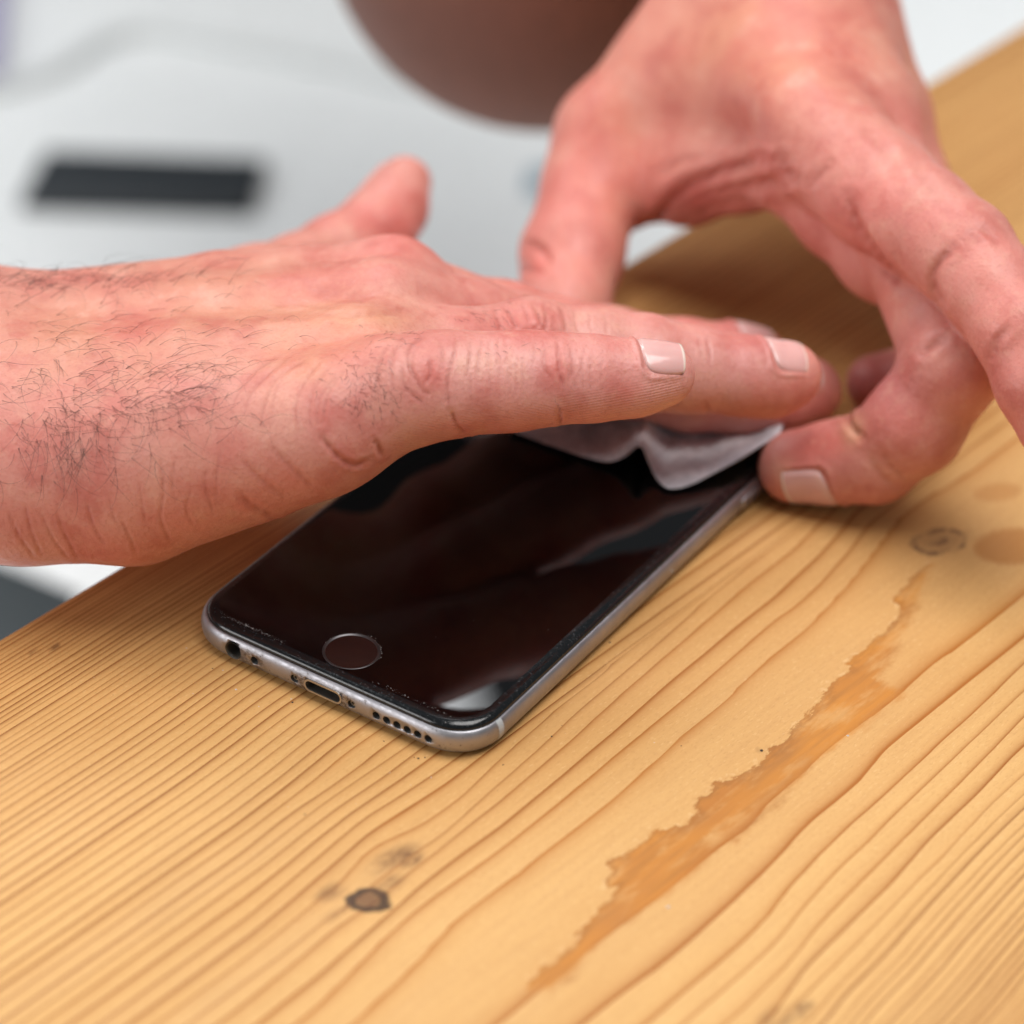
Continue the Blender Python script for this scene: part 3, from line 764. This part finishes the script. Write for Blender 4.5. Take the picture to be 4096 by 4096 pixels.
def add_nail(hand, f, a, b, dorsal, s0, s1, half, lift=.10):
    """a: joint side axis point, b: tip axis point, dorsal: unit vector; nail from fraction s0 to s1 of a-b"""
    ax = b - a; L = np.linalg.norm(ax); ax /= L; n = dorsal - (dorsal @ ax)*ax; n /= np.linalg.norm(n); bt = np.cross(ax, n)
    nu, nv = 27, 21; T, J = np.meshgrid(np.linspace(0, 1, nu), np.linspace(-1, 1, nv), indexing='ij')
    ln = (s1 - s0)*L
    hw = half*(1 - .22*(1 - T)**4 - .10*np.clip((T - .82)/.18, 0, 1)**2)      # rounded cuticle and free corners
    S = s0*L + ln*T + ln*.10*J*J*(1 - T)**2 - ln*.055*np.abs(J)**3*T**4
    TH = J*hw
    C = a + S.ravel()[:, None]*ax; D = np.cos(TH).ravel()[:, None]*n + np.sin(TH).ravel()[:, None]*bt; R = np.full(len(C), 9.0)
    for _ in range(25): R = np.clip(R - f(C + D*R[:, None])*.8, 2.0, 16.0)
    R = R.reshape(nu, nv); R0 = np.median(R[:5], axis=0); keep = R0[None]*(1 - .20*T**1.6)
    R = np.maximum(R, keep)
    sink = .42*np.clip((np.abs(J) - .88)/.12, 0, 1) + .42*np.clip((.08 - T)/.08, 0, 1)
    rm = (R + lift - sink*np.where(T > .9, .4, 1)).ravel()
    top = C + D*rm[:, None]; bot = C + D*(rm - .38)[:, None]
    V = np.concatenate([top, bot]); F = []; K = nu*nv
    for i in range(nu - 1):
        for j in range(nv - 1):
            q = [i*nv+j, i*nv+j+1, (i+1)*nv+j+1, (i+1)*nv+j]; F.append(q); F.append([K + x for x in q[::-1]])
    rim = [j for j in range(nv)] + [i*nv + nv-1 for i in range(1, nu)] + [(nu-1)*nv + j for j in range(nv-2, -1, -1)] + [i*nv for i in range(nu-2, 0, -1)]
    for x, y in zip(rim, rim[1:] + rim[:1]): F.append([y, x, K + x, K + y])
    o = mesh_obj("fingernail", V, np.array(F), MAT['nail'], hand)
    bmn = bmesh.new(); bmn.from_mesh(o.data); bmesh.ops.recalc_face_normals(bmn, faces=bmn.faces); bmn.to_mesh(o.data); bmn.free()
    a_ = o.data.attributes.new('edge', 'FLOAT', 'POINT'); e = np.clip((T - .90)/.08, 0, 1).ravel(); a_.data.foreach_set('value', np.concatenate([e, e]).astype(np.float32))
    a_ = o.data.attributes.new('along', 'FLOAT', 'POINT'); a_.data.foreach_set('value', np.concatenate([T.ravel(), T.ravel()]).astype(np.float32))
    # nail bed, side folds and cuticle in the skin around the plate
    me = hand.data; co = np.empty(len(me.vertices)*3, np.float32); me.vertices.foreach_get('co', co); X = co.reshape(-1, 3).astype(float)/MM
    near = np.nonzero((((X - (a + ax*(s0 + s1)*.5*L))**2).sum(1)) < (ln + 6)**2)[0]; Y = X[near] - a
    sa = Y @ ax; rad = Y - sa[:, None]*ax; rr = np.linalg.norm(rad, axis=1) + 1e-9; th = np.arctan2(rad @ bt, rad @ n)
    t = (sa - s0*L)/ln; dy = (np.abs(th) - half*.97)*rr; dx = np.maximum(-t*ln, (t - 1.02)*ln)
    rc = np.where(t < .5, 2.0, .6); qx, qy = dx + rc, dy + rc
    out = np.where((qx > 0) & (qy > 0), np.hypot(np.maximum(qx, 0), np.maximum(qy, 0)) - rc, np.maximum(dx, dy))
    tipfade = np.clip((1.0 - t)/.25, 0, 1); front = (np.abs(th) < 1.9)
    amt = (-.30*np.clip(-out/.5, 0, 1) + .34*np.exp(-((out - .45)/.45)**2)*tipfade)*front
    X[near] += (rad/rr[:, None])*amt[:, None]
    me.vertices.foreach_set('co', (X*MM).astype(np.float32).ravel())
    cr = np.empty(len(me.vertices), np.float32); me.attributes['crease'].data.foreach_get('value', cr)
    cr[near] = np.maximum(cr[near], (.42*np.exp(-((out - .02)/.30)**2)*tipfade*front).astype(np.float32)); me.attributes['crease'].data.foreach_set('value', cr)
    me.update()
    return o
VIEW = -CAM_R[2]; UPI = -CAM_R[1]; RTI = CAM_R[0]

# ---------------------------------------------------------------- the hand pressing on the screen
def hand_on_screen():
    palm = [
     (limb([(600,805,577,122),(350,840,582,140),(60,860,592,160)]), 8.0),
     (limb([(480,850,584,128),(250,900,591,163),(40,882,594,178),(-250,862,602,196)]), 8.0),
     (limb([(680,690,592,108),(350,730,594,118),(40,760,600,140)]), 9.0),
     (limb([(720,600,608,100),(400,640,612,112),(40,690,615,130)]), 10.0),
     (limb([(740,545,624,90),(420,580,628,103),(60,640,626,122),(-250,700,630,188)]), 11.0),
     (Limb([(P(-170,780,614), 27.0),(np.array([-190.,5.,52.]), 37.0),(np.array([-330.,45.,92.]), 47.0)], 4), 14.0),
     (limb([(150,660,645,115),(300,620,652,105),(480,560,665,88)]), 13.0),
    ]
    fingers = dict(
     pinky=limb([(600,805,577,120),(660,776,577,113),(737,743,577,106),(805,729,578,99),(870,723,578,93),(952,721,579,89),(1000,717,579.5,84),(1057,714,580,79),(1122,714,581,77),(1196,714,582,68),(1250,707,583,61)], 3),
     ring=limb([(680,690,592,104),(850,680,602,95),(1000,657,609,91),(1110,674,612,90),(1213,685,615,89),(1300,697,618,79),(1400,709,621,73),(1454,716,623,68),(1487,708,624,63)], 3),
     middle=limb([(720,600,608,98),(880,620,622,92),(1050,652,633,86),(1180,702,639,81),(1300,736,644,75),(1400,747,647,72),(1470,745,649,70),(1522,738,650,66)], 3),
     index=limb([(740,545,624,88),(830,588,635,84),(950,615,643,82),(1046,641,650,78),(1150,652,655,70),(1293,667,659,62),(1380,669,662,58),(1432,672,664,52)], 3),
     thumb=limb([(480,560,665,84),(560,528,676,80),(640,482,686,76),(705,440,694,73),(740,393,699,64),(763,345,703,51)], 3),
    )
    cr = [
     ([(602,820),(637,860),(668,877),(699,868)], .5, .5, .7), ([(510,842),(549,881),(593,921)], .5, .2, .55),
     ([(453,864),(497,908),(545,941)], .5, .17, .5), ([(453,934),(479,956),(519,976)], .6, .34, .6), ([(712,833),(721,857)], .35, .4, .6),
     ([(303,864),(308,930),(303,978),(325,1027)], .3, .2, .5), ([(330,864),(325,917),(334,952)], .28, .14, .4),
     ([(163,947),(176,991),(198,1027)], .32, .22, .55), ([(228,978),(246,1018),(259,1048)], .3, .2, .5),
     ([(105,961),(123,1009),(149,1057)], .3, .2, .5), ([(75,965),(101,1018),(132,1057)], .3, .2, .5), ([(48,952),(57,996),(79,1048)], .3, .2, .5),
     ([(13,960),(35,1009),(66,1053)], .3, .2, .5), ([(360,921),(352,961),(365,991)], .28, .16, .45), ([(391,881),(387,917),(404,969)], .28, .18, .45),
     ([(417,846),(409,890),(409,943)], .28, .15, .4), ([(205,930),(214,975),(232,1005)], .28, .12, .35), ([(262,905),(268,950),(275,990)], .28, .12, .35),
     ([(540,662),(475,706),(444,754),(440,794)], .3, .2, .45), ([(562,657),(505,706),(470,750),(461,798)], .3, .22, .45),
     ([(584,670),(527,706),(501,758),(492,811)], .3, .22, .5), ([(606,675),(571,723),(558,776),(567,820)], .3, .25, .5),
     ([(628,684),(593,732),(584,789),(593,820)], .3, .22, .45), ([(659,688),(620,741),(611,798)], .28, .2, .4), ([(545,690),(520,735),(512,790)], .26, .14, .35),
     ([(640,700),(605,750),(598,810)], .26, .14, .35), ([(735,650),(715,690),(712,740)], .3, .22, .45), ([(755,645),(738,690),(742,740)], .28, .2, .45),
     ([(808,632),(776,655),(771,690),(788,723)], .34, .32, .65), ([(781,660),(778,698),(797,735),(818,748)], .34, .3, .65), ([(808,676),(813,703),(802,725)], .32, .28, .7),
     ([(825,640),(835,668),(832,700)], .28, .2, .5), ([(759,692),(765,730),(797,762)], .3, .24, .5), ([(864,634),(856,676),(845,719),(848,773)], .3, .26, .55),
     ([(910,636),(904,681),(902,708)], .26, .18, .45), ([(923,636),(920,698)], .26, .15, .4), ([(939,639),(937,692)], .26, .15, .4), ([(888,636),(886,681),(877,719)], .26, .18, .45), ([(955,642),(953,690)], .26, .12, .35),
     ([(1052,640),(1055,682),(1057,708),(1066,735)], .36, .32, .6), ([(1030,652),(1028,692),(1044,719)], .32, .22, .5), ([(1075,648),(1080,690),(1074,715)], .3, .18, .4), ([(1010,645),(1006,690)], .28, .12, .35),
     ([(850,773),(864,805),(880,820)], .45, .55, .5), ([(1052,776),(1056,800)], .4, .45, .45), ([(705,828),(719,862)], .42, .4, .45),
     ([(952,578),(969,606),(980,622)], .34, .34, .6), ([(1006,576),(1022,612),(1033,624)], .34, .34, .6), ([(1028,577),(1031,624)], .3, .26, .5), ([(1055,576),(1065,606),(1068,628)], .32, .3, .55),
     ([(931,583),(947,622)], .32, .26, .5), ([(1082,580),(1090,633)], .28, .2, .4), ([(985,575),(1000,612)], .3, .26, .5), ([(1110,588),(1115,630)], .26, .14, .3), ([(1140,592),(1145,630)], .26, .12, .3),
     ([(1334,640),(1342,682)], .34, .25, .5), ([(1318,635),(1324,675)], .3, .14, .35), ([(1330,760),(1338,778)], .35, .3, .5),
     ([(560,545),(640,550),(720,575),(800,590)], .9, .35, .25), ([(470,590),(560,575),(640,580)], .5, .14, .25), ([(500,605),(590,590),(680,596)], .5, .14, .2), ([(430,615),(520,600),(600,600)], .5, .12, .2),
     ([(640,590),(700,588),(770,592)], .8, .35, .35),
    ]
    cr += [([(x, 655 + 6*math.sin(x)), (x - 6, 690), (x - 4, 745 + 10*math.sin(2*x))], .24, .13, .25) for x in (893, 930, 948, 968, 980, 992, 1090, 1105, 1120, 1140)]
    lumps = [(700,640,40,.5),(640,560,90,-.5),(560,500,70,.5),(830,655,28,.35),(780,690,40,.3),(1052,690,30,.15),(905,690,40,-.25),(1005,595,35,.35),(640,640,50,-.6),(560,700,45,-.5),(500,560,50,.35),(330,640,60,.3),(600,470,40,.3)]
    pink = (0.71,0.330,0.300); org = (0.585,0.238,0.150); red = (0.58,0.125,0.100)
    bl = [(150,650,260,130,org,.85),(420,560,260,110,org,.75),(620,620,140,80,(0.66,0.29,0.165),.6),(250,930,320,130,(0.66,0.285,0.215),.6),(1050,720,330,80,pink,.7),(1400,700,200,90,pink,.6),
          (590,690,60,35,(0.62,0.32,0.17),.6),(690,600,80,22,(0.60,0.31,0.15),.5),
          (810,700,36,44,red,.75),(1050,695,30,38,red,.7),(1180,735,42,30,red,.6),(905,690,40,50,(0.70,0.31,0.26),.5),(960,760,50,40,(0.70,0.30,0.25),.4),(1120,690,30,40,(0.70,0.32,0.27),.4),(560,640,70,40,(0.66,0.31,0.20),.4),(520,740,50,50,(0.66,0.29,0.20),.4),(380,900,80,60,(0.66,0.28,0.22),.4),(1150,690,30,25,red,.3),(650,850,45,30,red,.35),(545,910,55,30,red,.35),(480,950,50,22,red,.4),(990,610,60,30,red,.7),(1040,600,30,22,red,.3),
          (740,420,70,60,(0.74,0.21,0.19),.6),(770,455,40,40,red,.5),(690,740,60,60,(0.50,0.22,0.16),.45),(900,800,120,18,(0.74,0.27,0.22),.5),(1100,785,100,16,(0.74,0.25,0.21),.5),
          (1560,750,60,50,(0.55,0.15,0.14),.6),(1440,640,60,40,(0.50,0.15,0.14),.6),(1250,715,70,70,(0.74,0.34,0.29),.5),(350,800,160,60,(0.60,0.24,0.18),.4),(1500,740,60,40,(0.76,0.33,0.25),.5)]
    pads = [([(1085,782),(1180,775),(1262,745)], 0, 3.4, (.16, 1.0)), ([(760,838),(850,806),(950,800),(1040,786)], 0, 2.4, (-.25, 1.0))]
    hand, f, surf = build_hand("hand", "hairy hand reaching in from the left, pressing flat fingers on the wipe", palm, fingers, 1.6, 6.0, cr, bl, (0.63,0.272,0.225), lumps, 0.92, 1, pads)
    up = np.array([0, 0, 1.0])
    add_nail(hand, f, P(1122,714,581), P(1250,707,583), up*.98 + VIEW*.05, .60, 1.27, .98)
    add_nail(hand, f, P(1380,706,620.5), P(1487,708,624), up, .48, 1.15, .98)
    add_nail(hand, f, P(1400,745,647), P(1522,738,650), up, .55, 1.12, .95)
    add_nail(hand, f, P(1293,666,659), P(1432,672,664), up, .60, 1.10, .95)
    add_nail(hand, f, P(705,440,694), P(760,350,703), -RTI*.75 + UPI*.35 - VIEW*.35, .3, 1.15, .8)
    # hair
    V, N, b, vis = surf; idx = np.nonzero(vis)[0]; bu = b[idx].astype(np.float32)[:, :2]; ou = np.argsort(bu[:, 0]); idx = idx[ou]; bu = bu[ou]
    vs, fs = [], []
    def strand(pos, nrm, dirv, L, rad, curl, n=9):
        t = dirv - (dirv @ nrm)*nrm; t /= np.linalg.norm(t) + 1e-9; s = np.cross(nrm, t); p = pos - nrm*.25; pts = [p]
        lift = RNG.uniform(.5, 1.0); ph = RNG.uniform(-1, 1)*curl
        for i in range(1, n + 1):
            q = i/n; a = ph*q*2.2
            dv = nrm*(lift*(1 - 1.75*q)) + (t*math.cos(a) + s*math.sin(a)); dv /= np.linalg.norm(dv); p = p + dv*L/n; pts.append(p)
        k = len(vs)
        for i, p in enumerate(pts):
            tg = pts[min(i+1, n)] - pts[max(i-1, 0)]; tg /= np.linalg.norm(tg) + 1e-9
            e1 = np.cross(tg, VIEW); e1 /= np.linalg.norm(e1) + 1e-9; e2 = np.cross(tg, e1); r = rad*(1.5 if i == 0 else 1 - .8*i/n)
            for m in range(3): vs.append(p + r*(math.cos(m*2.094)*e1 + math.sin(m*2.094)*e2))
        for i in range(n):
            for m in range(3): fs.append((k + i*3 + m, k + i*3 + (m+1) % 3, k + (i+1)*3 + (m+1) % 3, k + (i+1)*3 + m))
    def grow(cnt, cu, cv, su, sv, ang, spread, L0, L1, rad, curl, lim=None):
        for _ in range(cnt):
            for _try in range(8):
                u, v = RNG.normal(cu, su), RNG.normal(cv, sv)
                if lim and not (lim[0] < u < lim[1] and lim[2] < v < lim[3]): continue
                i0, i1 = np.searchsorted(bu[:, 0], [u - 7, u + 7])
                if i1 <= i0: continue
                k = i0 + np.argmin((bu[i0:i1, 0]-u)**2 + (bu[i0:i1, 1]-v)**2)
                if (bu[k, 0]-u)**2 + (bu[k, 1]-v)**2 < 40: break
            else: continue
            j = idx[k]; a = math.radians(RNG.normal(ang, spread)); dv = RTI*math.cos(a) - UPI*math.sin(a)
            strand(V[j], N[j], dv, RNG.uniform(L0, L1), rad, curl)
    grow(140, 290, 745, 75, 46, 22, 24, 5, 13, .043, 1.0)
    grow(115, 115, 805, 72, 46, 60, 26, 5, 12, .042, 1.0)
    grow(90, 130, 700, 105, 60, 55, 28, 4, 10, .044, .9)
    grow(70, 200, 620, 150, 60, 15, 30, 3, 8, .040, .9)
    grow(28, 400, 640, 90, 60, 0, 30, 3, 7, .038, .9)
    grow(90, 100, 530, 110, 16, -30, 40, 7, 15, .045, 1.2)
    grow(150, 690, 722, 32, 40, 60, 30, 1.2, 3.0, .038, .9)
    grow(26, 740, 640, 40, 8, -10, 35, 2, 4, .036, 1.2)
    grow(80, 950, 588, 45, 14, 30, 40, 1.2, 2.8, .036, .9)
    grow(9, 965, 655, 25, 6, 5, 20, 1.5, 3.2, .034, .8)
    tag(mesh_obj("arm_hair", np.array(vs), np.array(fs), MAT['hair'], hand), kind="stuff")
hand_on_screen()

# ---------------------------------------------------------------- the hand holding the phone's far end
def hand_holding():
    palm = [
     (Limb([(np.array([-230.,470.,260.]),48.),(np.array([-105.,310.,140.]),36.),(P(1462,-60,706),rmm(172,706))], 4), 8.0),
     (limb([(1455,-40,702,150),(1530,250,655,118)]), 10.0),
     (limb([(1490,-40,706,145),(1625,225,664,108)]), 12.0),
     (limb([(1510,-40,712,140),(1655,215,690,95)]), 12.0),
     (limb([(1370,20,700,120),(1150,258,704,96)]), 12.0),
     (limb([(1200,342,702,78),(1300,336,693,86),(1400,316,678,78),(1480,305,664,84)]), 9.0),
     (limb([(1330,140,700,115),(1440,210,680,115)]), 14.0),
    ]
    fingers = dict(
     index=limb([(1530,250,652,118),(1660,362,632,110),(1740,420,620,102),(1815,476,612,97),(1870,545,606,90),(1922,622,600,85),(1960,720,597,80),(1985,800,596,68)], 3),
     lobe=limb([(1530,320,660,95),(1590,390,654,93),(1665,480,646,82),(1702,528,642,62)], 4),
     middle=limb([(1625,225,664,105),(1720,470,640,95),(1800,690,618,92),(1725,800,624,92),(1650,862,631,84),(1575,872,635,75),(1500,880,638,70)], 3),
     ring=limb([(1655,230,690,92),(1750,450,676,86),(1800,640,670,76),(1740,706,667,60),(1650,722,664,54)], 3),
     pinky=limb([(1655,240,700,80),(1750,500,688,70),(1790,740,676,60),(1720,785,672,50),(1655,785,668,46)], 3),
     thumb=limb([(1150,258,704,96),(1118,350,700,93),(1080,480,690,95),(1062,580,681,85),(1056,640,674,72)], 3),
    )
    cr = [
     ([(995,462),(1020,470),(1040,500)], .9, .9, .5), ([(975,500),(1000,510),(1030,512)], .8, .7, .5),
     ([(1235,430),(1262,385),(1310,348),(1370,322),(1430,306)], 1.5, 2.4, .6), ([(1255,420),(1320,375),(1400,352),(1480,340)], 1.3, 1.9, .5), ([(1275,425),(1340,392),(1420,372)], 1.2, 1.4, .45), ([(1240,330),(1290,305),(1350,300)], 1.0, .4, .2),
     ([(1475,300),(1482,320),(1500,335)], 1.2, .9, .6), ([(1530,345),(1545,330),(1565,310)], .9, .5, .5), ([(1605,370),(1608,400),(1625,440),(1660,490),(1710,545)], 1.0, 1.0, .6),
     ([(1795,470),(1768,500),(1760,535),(1775,575)], .8, .8, .65), ([(1900,622),(1880,645),(1872,670)], .7, .6, .6), ([(1848,430),(1870,445),(1890,470)], .7, .3, .3), ([(1830,440),(1850,462)], .6, .25, .3),
     ([(1740,664),(1760,650),(1778,640)], .9, .9, .7), ([(1598,770),(1602,800),(1625,825)], .7, .9, .5), ([(1660,850),(1680,880),(1710,900)], .7, .3, .35), ([(1640,860),(1660,895),(1690,915)], .7, .3, .35),
     ([(1620,230),(1660,270),(1690,330)], 1.5, .5, .2), ([(1720,300),(1760,360),(1800,420)], 1.4, .4, .2),
    ]
    lumps = [(1375,255,55,-3.0),(1320,230,60,-1.2),(1130,220,60,.6),(1540,230,60,.6),(1480,180,90,.4)]
    red = (0.68,0.155,0.125)
    bl = [(1450,80,260,150,(0.66,0.265,0.155),.8),(1150,300,90,160,(0.68,0.225,0.130),.6),(1080,480,80,90,(0.70,0.24,0.19),.5),(1380,250,80,60,(0.42,0.16,0.11),.3),(1340,290,90,50,(0.52,0.22,0.18),.3),  # the dark brown tint in the web hollow paints its shade
          (1620,380,130,120,(0.68,0.245,0.20),.6),(1850,600,120,160,(0.70,0.245,0.20),.6),(1560,840,80,45,red,.6),(1690,790,70,50,red,.5),(1610,810,20,30,(0.72,0.42,0.22),.7),(1480,900,25,30,(0.70,0.42,0.24),.6),
          (1660,720,80,60,(0.46,0.12,0.12),.7),(1020,500,30,30,red,.6),(1120,420,40,120,(0.74,0.27,0.24),.4),(1300,370,80,40,(0.60,0.17,0.15),.5),(1640,560,60,40,(0.60,0.18,0.12),.5),(1240,140,60,60,(0.72,0.26,0.19),.4)]
    hand, f, surf = build_hand("hand", "blurred hand coming down from the top, gripping the far end of the phone", palm, fingers, 1.6, 6.0, cr, bl, (0.61,0.245,0.200), lumps, 1.2, 1)
    add_nail(hand, f, P(1650,862,631), P(1500,880,638), VIEW*.55 - UPI*.84, .46, 1.06, .95)
hand_holding()

# ---------------------------------------------------------------- forearm in shadow at the top edge
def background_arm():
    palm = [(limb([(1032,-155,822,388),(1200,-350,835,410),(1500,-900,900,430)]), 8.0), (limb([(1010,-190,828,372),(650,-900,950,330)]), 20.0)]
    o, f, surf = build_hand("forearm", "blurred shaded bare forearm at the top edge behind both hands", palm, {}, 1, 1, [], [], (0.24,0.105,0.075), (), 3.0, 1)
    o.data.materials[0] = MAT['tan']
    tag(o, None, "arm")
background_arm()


# ---------------------------------------------------------------- the person standing behind (mirrored dark in the screen)
def build_person():
    def mml(st, k=30.0): return Limb([(np.array(q, float), r) for q, r in st], k)
    parts = [mml([((-650,800,-160),150),((-650,800,150),150),((-645,790,420),165),((-640,780,620),130)]), mml([((-820,790,610),75),((-560,780,610),75)]),
             mml([((-640,770,760),60),((-635,750,880),92),((-635,740,930),90)]), mml([((-560,785,600),60),((-520,800,420),50)]), mml([((-820,780,600),62),((-760,560,330),48)])]
    def f(X):
        d = None
        for l in parts: c = l(X); d = c if d is None else smin(d, c, 40.0)
        return d
    V, F = surface_nets(f, np.array([-940., 440., -340.]), np.array([-400., 990., 1060.]), 10.0)
    o = mesh_obj("person", V, F, plain("dark_clothing", (0.012, 0.012, 0.014), .85))
    tag(o, "person in dark clothes standing behind, seen only mirrored in the screen", "person")
build_person()
# ---------------------------------------------------------------- wipe under the fingers
def build_wipe():
    front = [(960,812,8.2),(985,822,7.9),(1050,846,7.8),(1110,866,7.9),(1150,873,8.4),(1182,862,10.5),(1207,843,13.6),(1222,872,10.6),(1238,905,8.2),(1262,924,7.7),(1300,918,7.9),(1350,893,9.0),(1400,866,10.6),(1440,840,12.3),(1472,820,13.8)]
    back = [(985,770,8.0),(1010,772,7.8),(1060,776,7.8),(1110,780,7.8),(1150,782,8.2),(1182,780,10.0),(1215,775,12.5),(1240,775,10.5),(1270,778,8.6),(1300,780,7.9),(1340,785,7.9),(1380,790,8.2),(1420,792,8.8),(1450,795,9.6),(1480,800,11.0)]
    F_ = smooth_poly([Pz(*p) for p in front], 5); B_ = smooth_poly([Pz(*p) for p in back], 5)
    n, m = len(F_), 15; vs = []
    for j in range(m):
        t = j/(m - 1)
        for i in range(n):
            p = F_[i]*(1 - t) + B_[i]*t
            p = p + np.array([0, 0, .35*math.sin(i*.55 + 3*t)*math.sin(t*math.pi) + .18*math.sin(i*1.7 - 5*t)*t])
            p[2] = max(p[2], 7.35); vs.append(p)
    fs = [(j*n + i, j*n + i + 1, (j+1)*n + i + 1, (j+1)*n + i) for j in range(m - 1) for i in range(n - 1)]
    o = mesh_obj("cleaning_wipe", vs, fs, MAT['cloth'])
    md = o.modifiers.new("thickness", 'SOLIDIFY'); md.thickness = .32*MM; md.offset = 1.0
    md2 = o.modifiers.new("smooth", 'SUBSURF'); md2.levels = 1; md2.render_levels = 1
    tag(o, "crumpled white cleaning wipe between the flat fingers and the phone screen", "wipe")
build_wipe()

# ---------------------------------------------------------------- crumbs on the table
def crumb(name, x, y, s, mat, label):
    bm = bmesh.new(); bmesh.ops.create_icosphere(bm, subdivisions=1, radius=s)
    for v in bm.verts: v.co *= random.uniform(.6, 1.25)
    q = Pz(x*1932/4096, y*1932/4096, 0)
    for v in bm.verts: v.co.z = v.co.z*.6
    lo = min(v.co.z for v in bm.verts)
    bmesh.ops.translate(bm, verts=bm.verts, vec=(q[0], q[1], -lo + .01))
    return bm_obj(name, bm, mat)
def crumbs():
    vs, fs = [], []; vs2, fs2 = [], []
    def add(V, F, x, y, s):
        q = Pz(x*1932/4096, y*1932/4096, 0); k = len(V); n = 5; a0 = random.random()*6
        for i in range(n): V.append((q[0] + s*random.uniform(.6, 1.2)*math.cos(a0 + i*1.2566), q[1] + s*random.uniform(.6, 1.2)*math.sin(a0 + i*1.2566), .02))
        V.append((q[0], q[1], s*.7)); F.extend([(k+i, k+(i+1) % n, k+n) for i in range(n)])
    for x, y, s in ((3045,3002,.42),(1674,3034,.3),(1700,3030,.22),(2012,3059,.18),(2207,2946,.25),(2440,2570,.28),(2248,2903,.12),(1170,2809,.28),(850,2674,.2),(2725,2984,.15),(1220,3258,.2),(1535,2965,.2),(452,2780,.12),(1250,3650,.1),(1656,3030,.15),(2100,2780,.1)): add(vs, fs, x, y, s)
    for x, y, s in ((944,2758,.26),(1165,2796,.2),(1035,2826,.13),(772,2775,.12),(891,2681,.16),(746,2593,.16),(2673,3628,.42),(3392,2943,.35),(2617,2970,.15),(1560,3090,.12),(1725,3110,.15)): add(vs2, fs2, x, y, s)
    for i in range(120):
        x, y = random.uniform(300, 2300), random.uniform(2650, 3300); add(vs, fs, x, y, random.uniform(.03, .08)) if random.random() < .5 else add(vs2, fs2, x, y, random.uniform(.03, .08))
    a = mesh_obj("dark_crumbs", vs, fs, MAT['speck'], None, False); tag(a, "tiny dark crumbs scattered on the wood around the phone", "crumbs", None, "stuff")
    a = mesh_obj("pale_dust", vs2, fs2, MAT['fleck'], None, False); tag(a, "tiny pale dust grains scattered on the wood around the phone", "dust", None, "stuff")
crumbs()

# ---------------------------------------------------------------- out of focus things on the white counter
def slab(name, corners, z0, z1, bev, mat, label, cat):
    bm = bmesh.new(); lo = [bm.verts.new((x, y, z0)) for x, y in corners]; hi = [bm.verts.new((x, y, z1)) for x, y in corners]; n = len(corners)
    bm.faces.new(lo[::-1]); bm.faces.new(hi)
    for i in range(n): bm.faces.new((lo[i], lo[(i+1) % n], hi[(i+1) % n], hi[i]))
    bmesh.ops.recalc_face_normals(bm, faces=bm.faces)
    bmesh.ops.bevel(bm, geom=bm.edges[:], offset=bev, segments=3, profile=.5, affect='EDGES')
    o = bm_obj(name, bm, mat, None, True); return tag(o, label, cat)
def wp(u, v, z=WZ): return tuple(Pz(u, v, z)[:2])
slab("dark_bar", [wp(86,306), wp(504,322), wp(476,412), wp(38,400)][::-1], WZ, WZ + 6, 1.5, MAT['black'], "dark flat bar blurred on the white counter at upper left", "bar")
slab("grey_case", [wp(-260,1010), wp(14,1083), wp(150,1140), wp(120,1500), wp(-260,1500)][::-1], WZ, WZ + 5, 1.5, MAT['grey'], "dark slate case corner below the table edge at lower left", "case")
slab("lavender_box", [wp(-120,-120), wp(22,-120), wp(2,150), wp(-120,150)][::-1], WZ, WZ + 10, 2, MAT['lav'], "pale lavender box cut off by the upper left corner", "box")
slab("blue_clip", [wp(1000,330), wp(1060,330), wp(1050,372), wp(994,368)][::-1], WZ, WZ + 3, 1, MAT['blue'], "small steel blue clip peeking out left of the thumb", "clip")
def cable(name, pts, r, label):
    pts = smooth_poly([np.array([*wp(u, v), WZ + r]) for u, v in pts], 8); n = 10; vs, fs = [], []
    for i, p in enumerate(pts):
        t = pts[min(i+1, len(pts)-1)] - pts[max(i-1, 0)]; t /= np.linalg.norm(t); s = np.cross(t, [0, 0, 1.0]); s /= np.linalg.norm(s); w = np.cross(s, t)
        for m in range(n): vs.append(p + r*(math.cos(m*2*math.pi/n)*s + math.sin(m*2*math.pi/n)*w))
    for i in range(len(pts) - 1):
        for m in range(n): fs.append((i*n + m, i*n + (m+1) % n, (i+1)*n + (m+1) % n, (i+1)*n + m))
    tag(mesh_obj(name, vs, fs, MAT['cable']), label, "cable")
cable("white_cable", [(-200,215),(0,178),(110,140),(200,85),(290,68),(420,90),(600,125),(800,170),(1000,205),(1200,240)], 3.0, "pale cable bending across the blurred white counter at upper left")
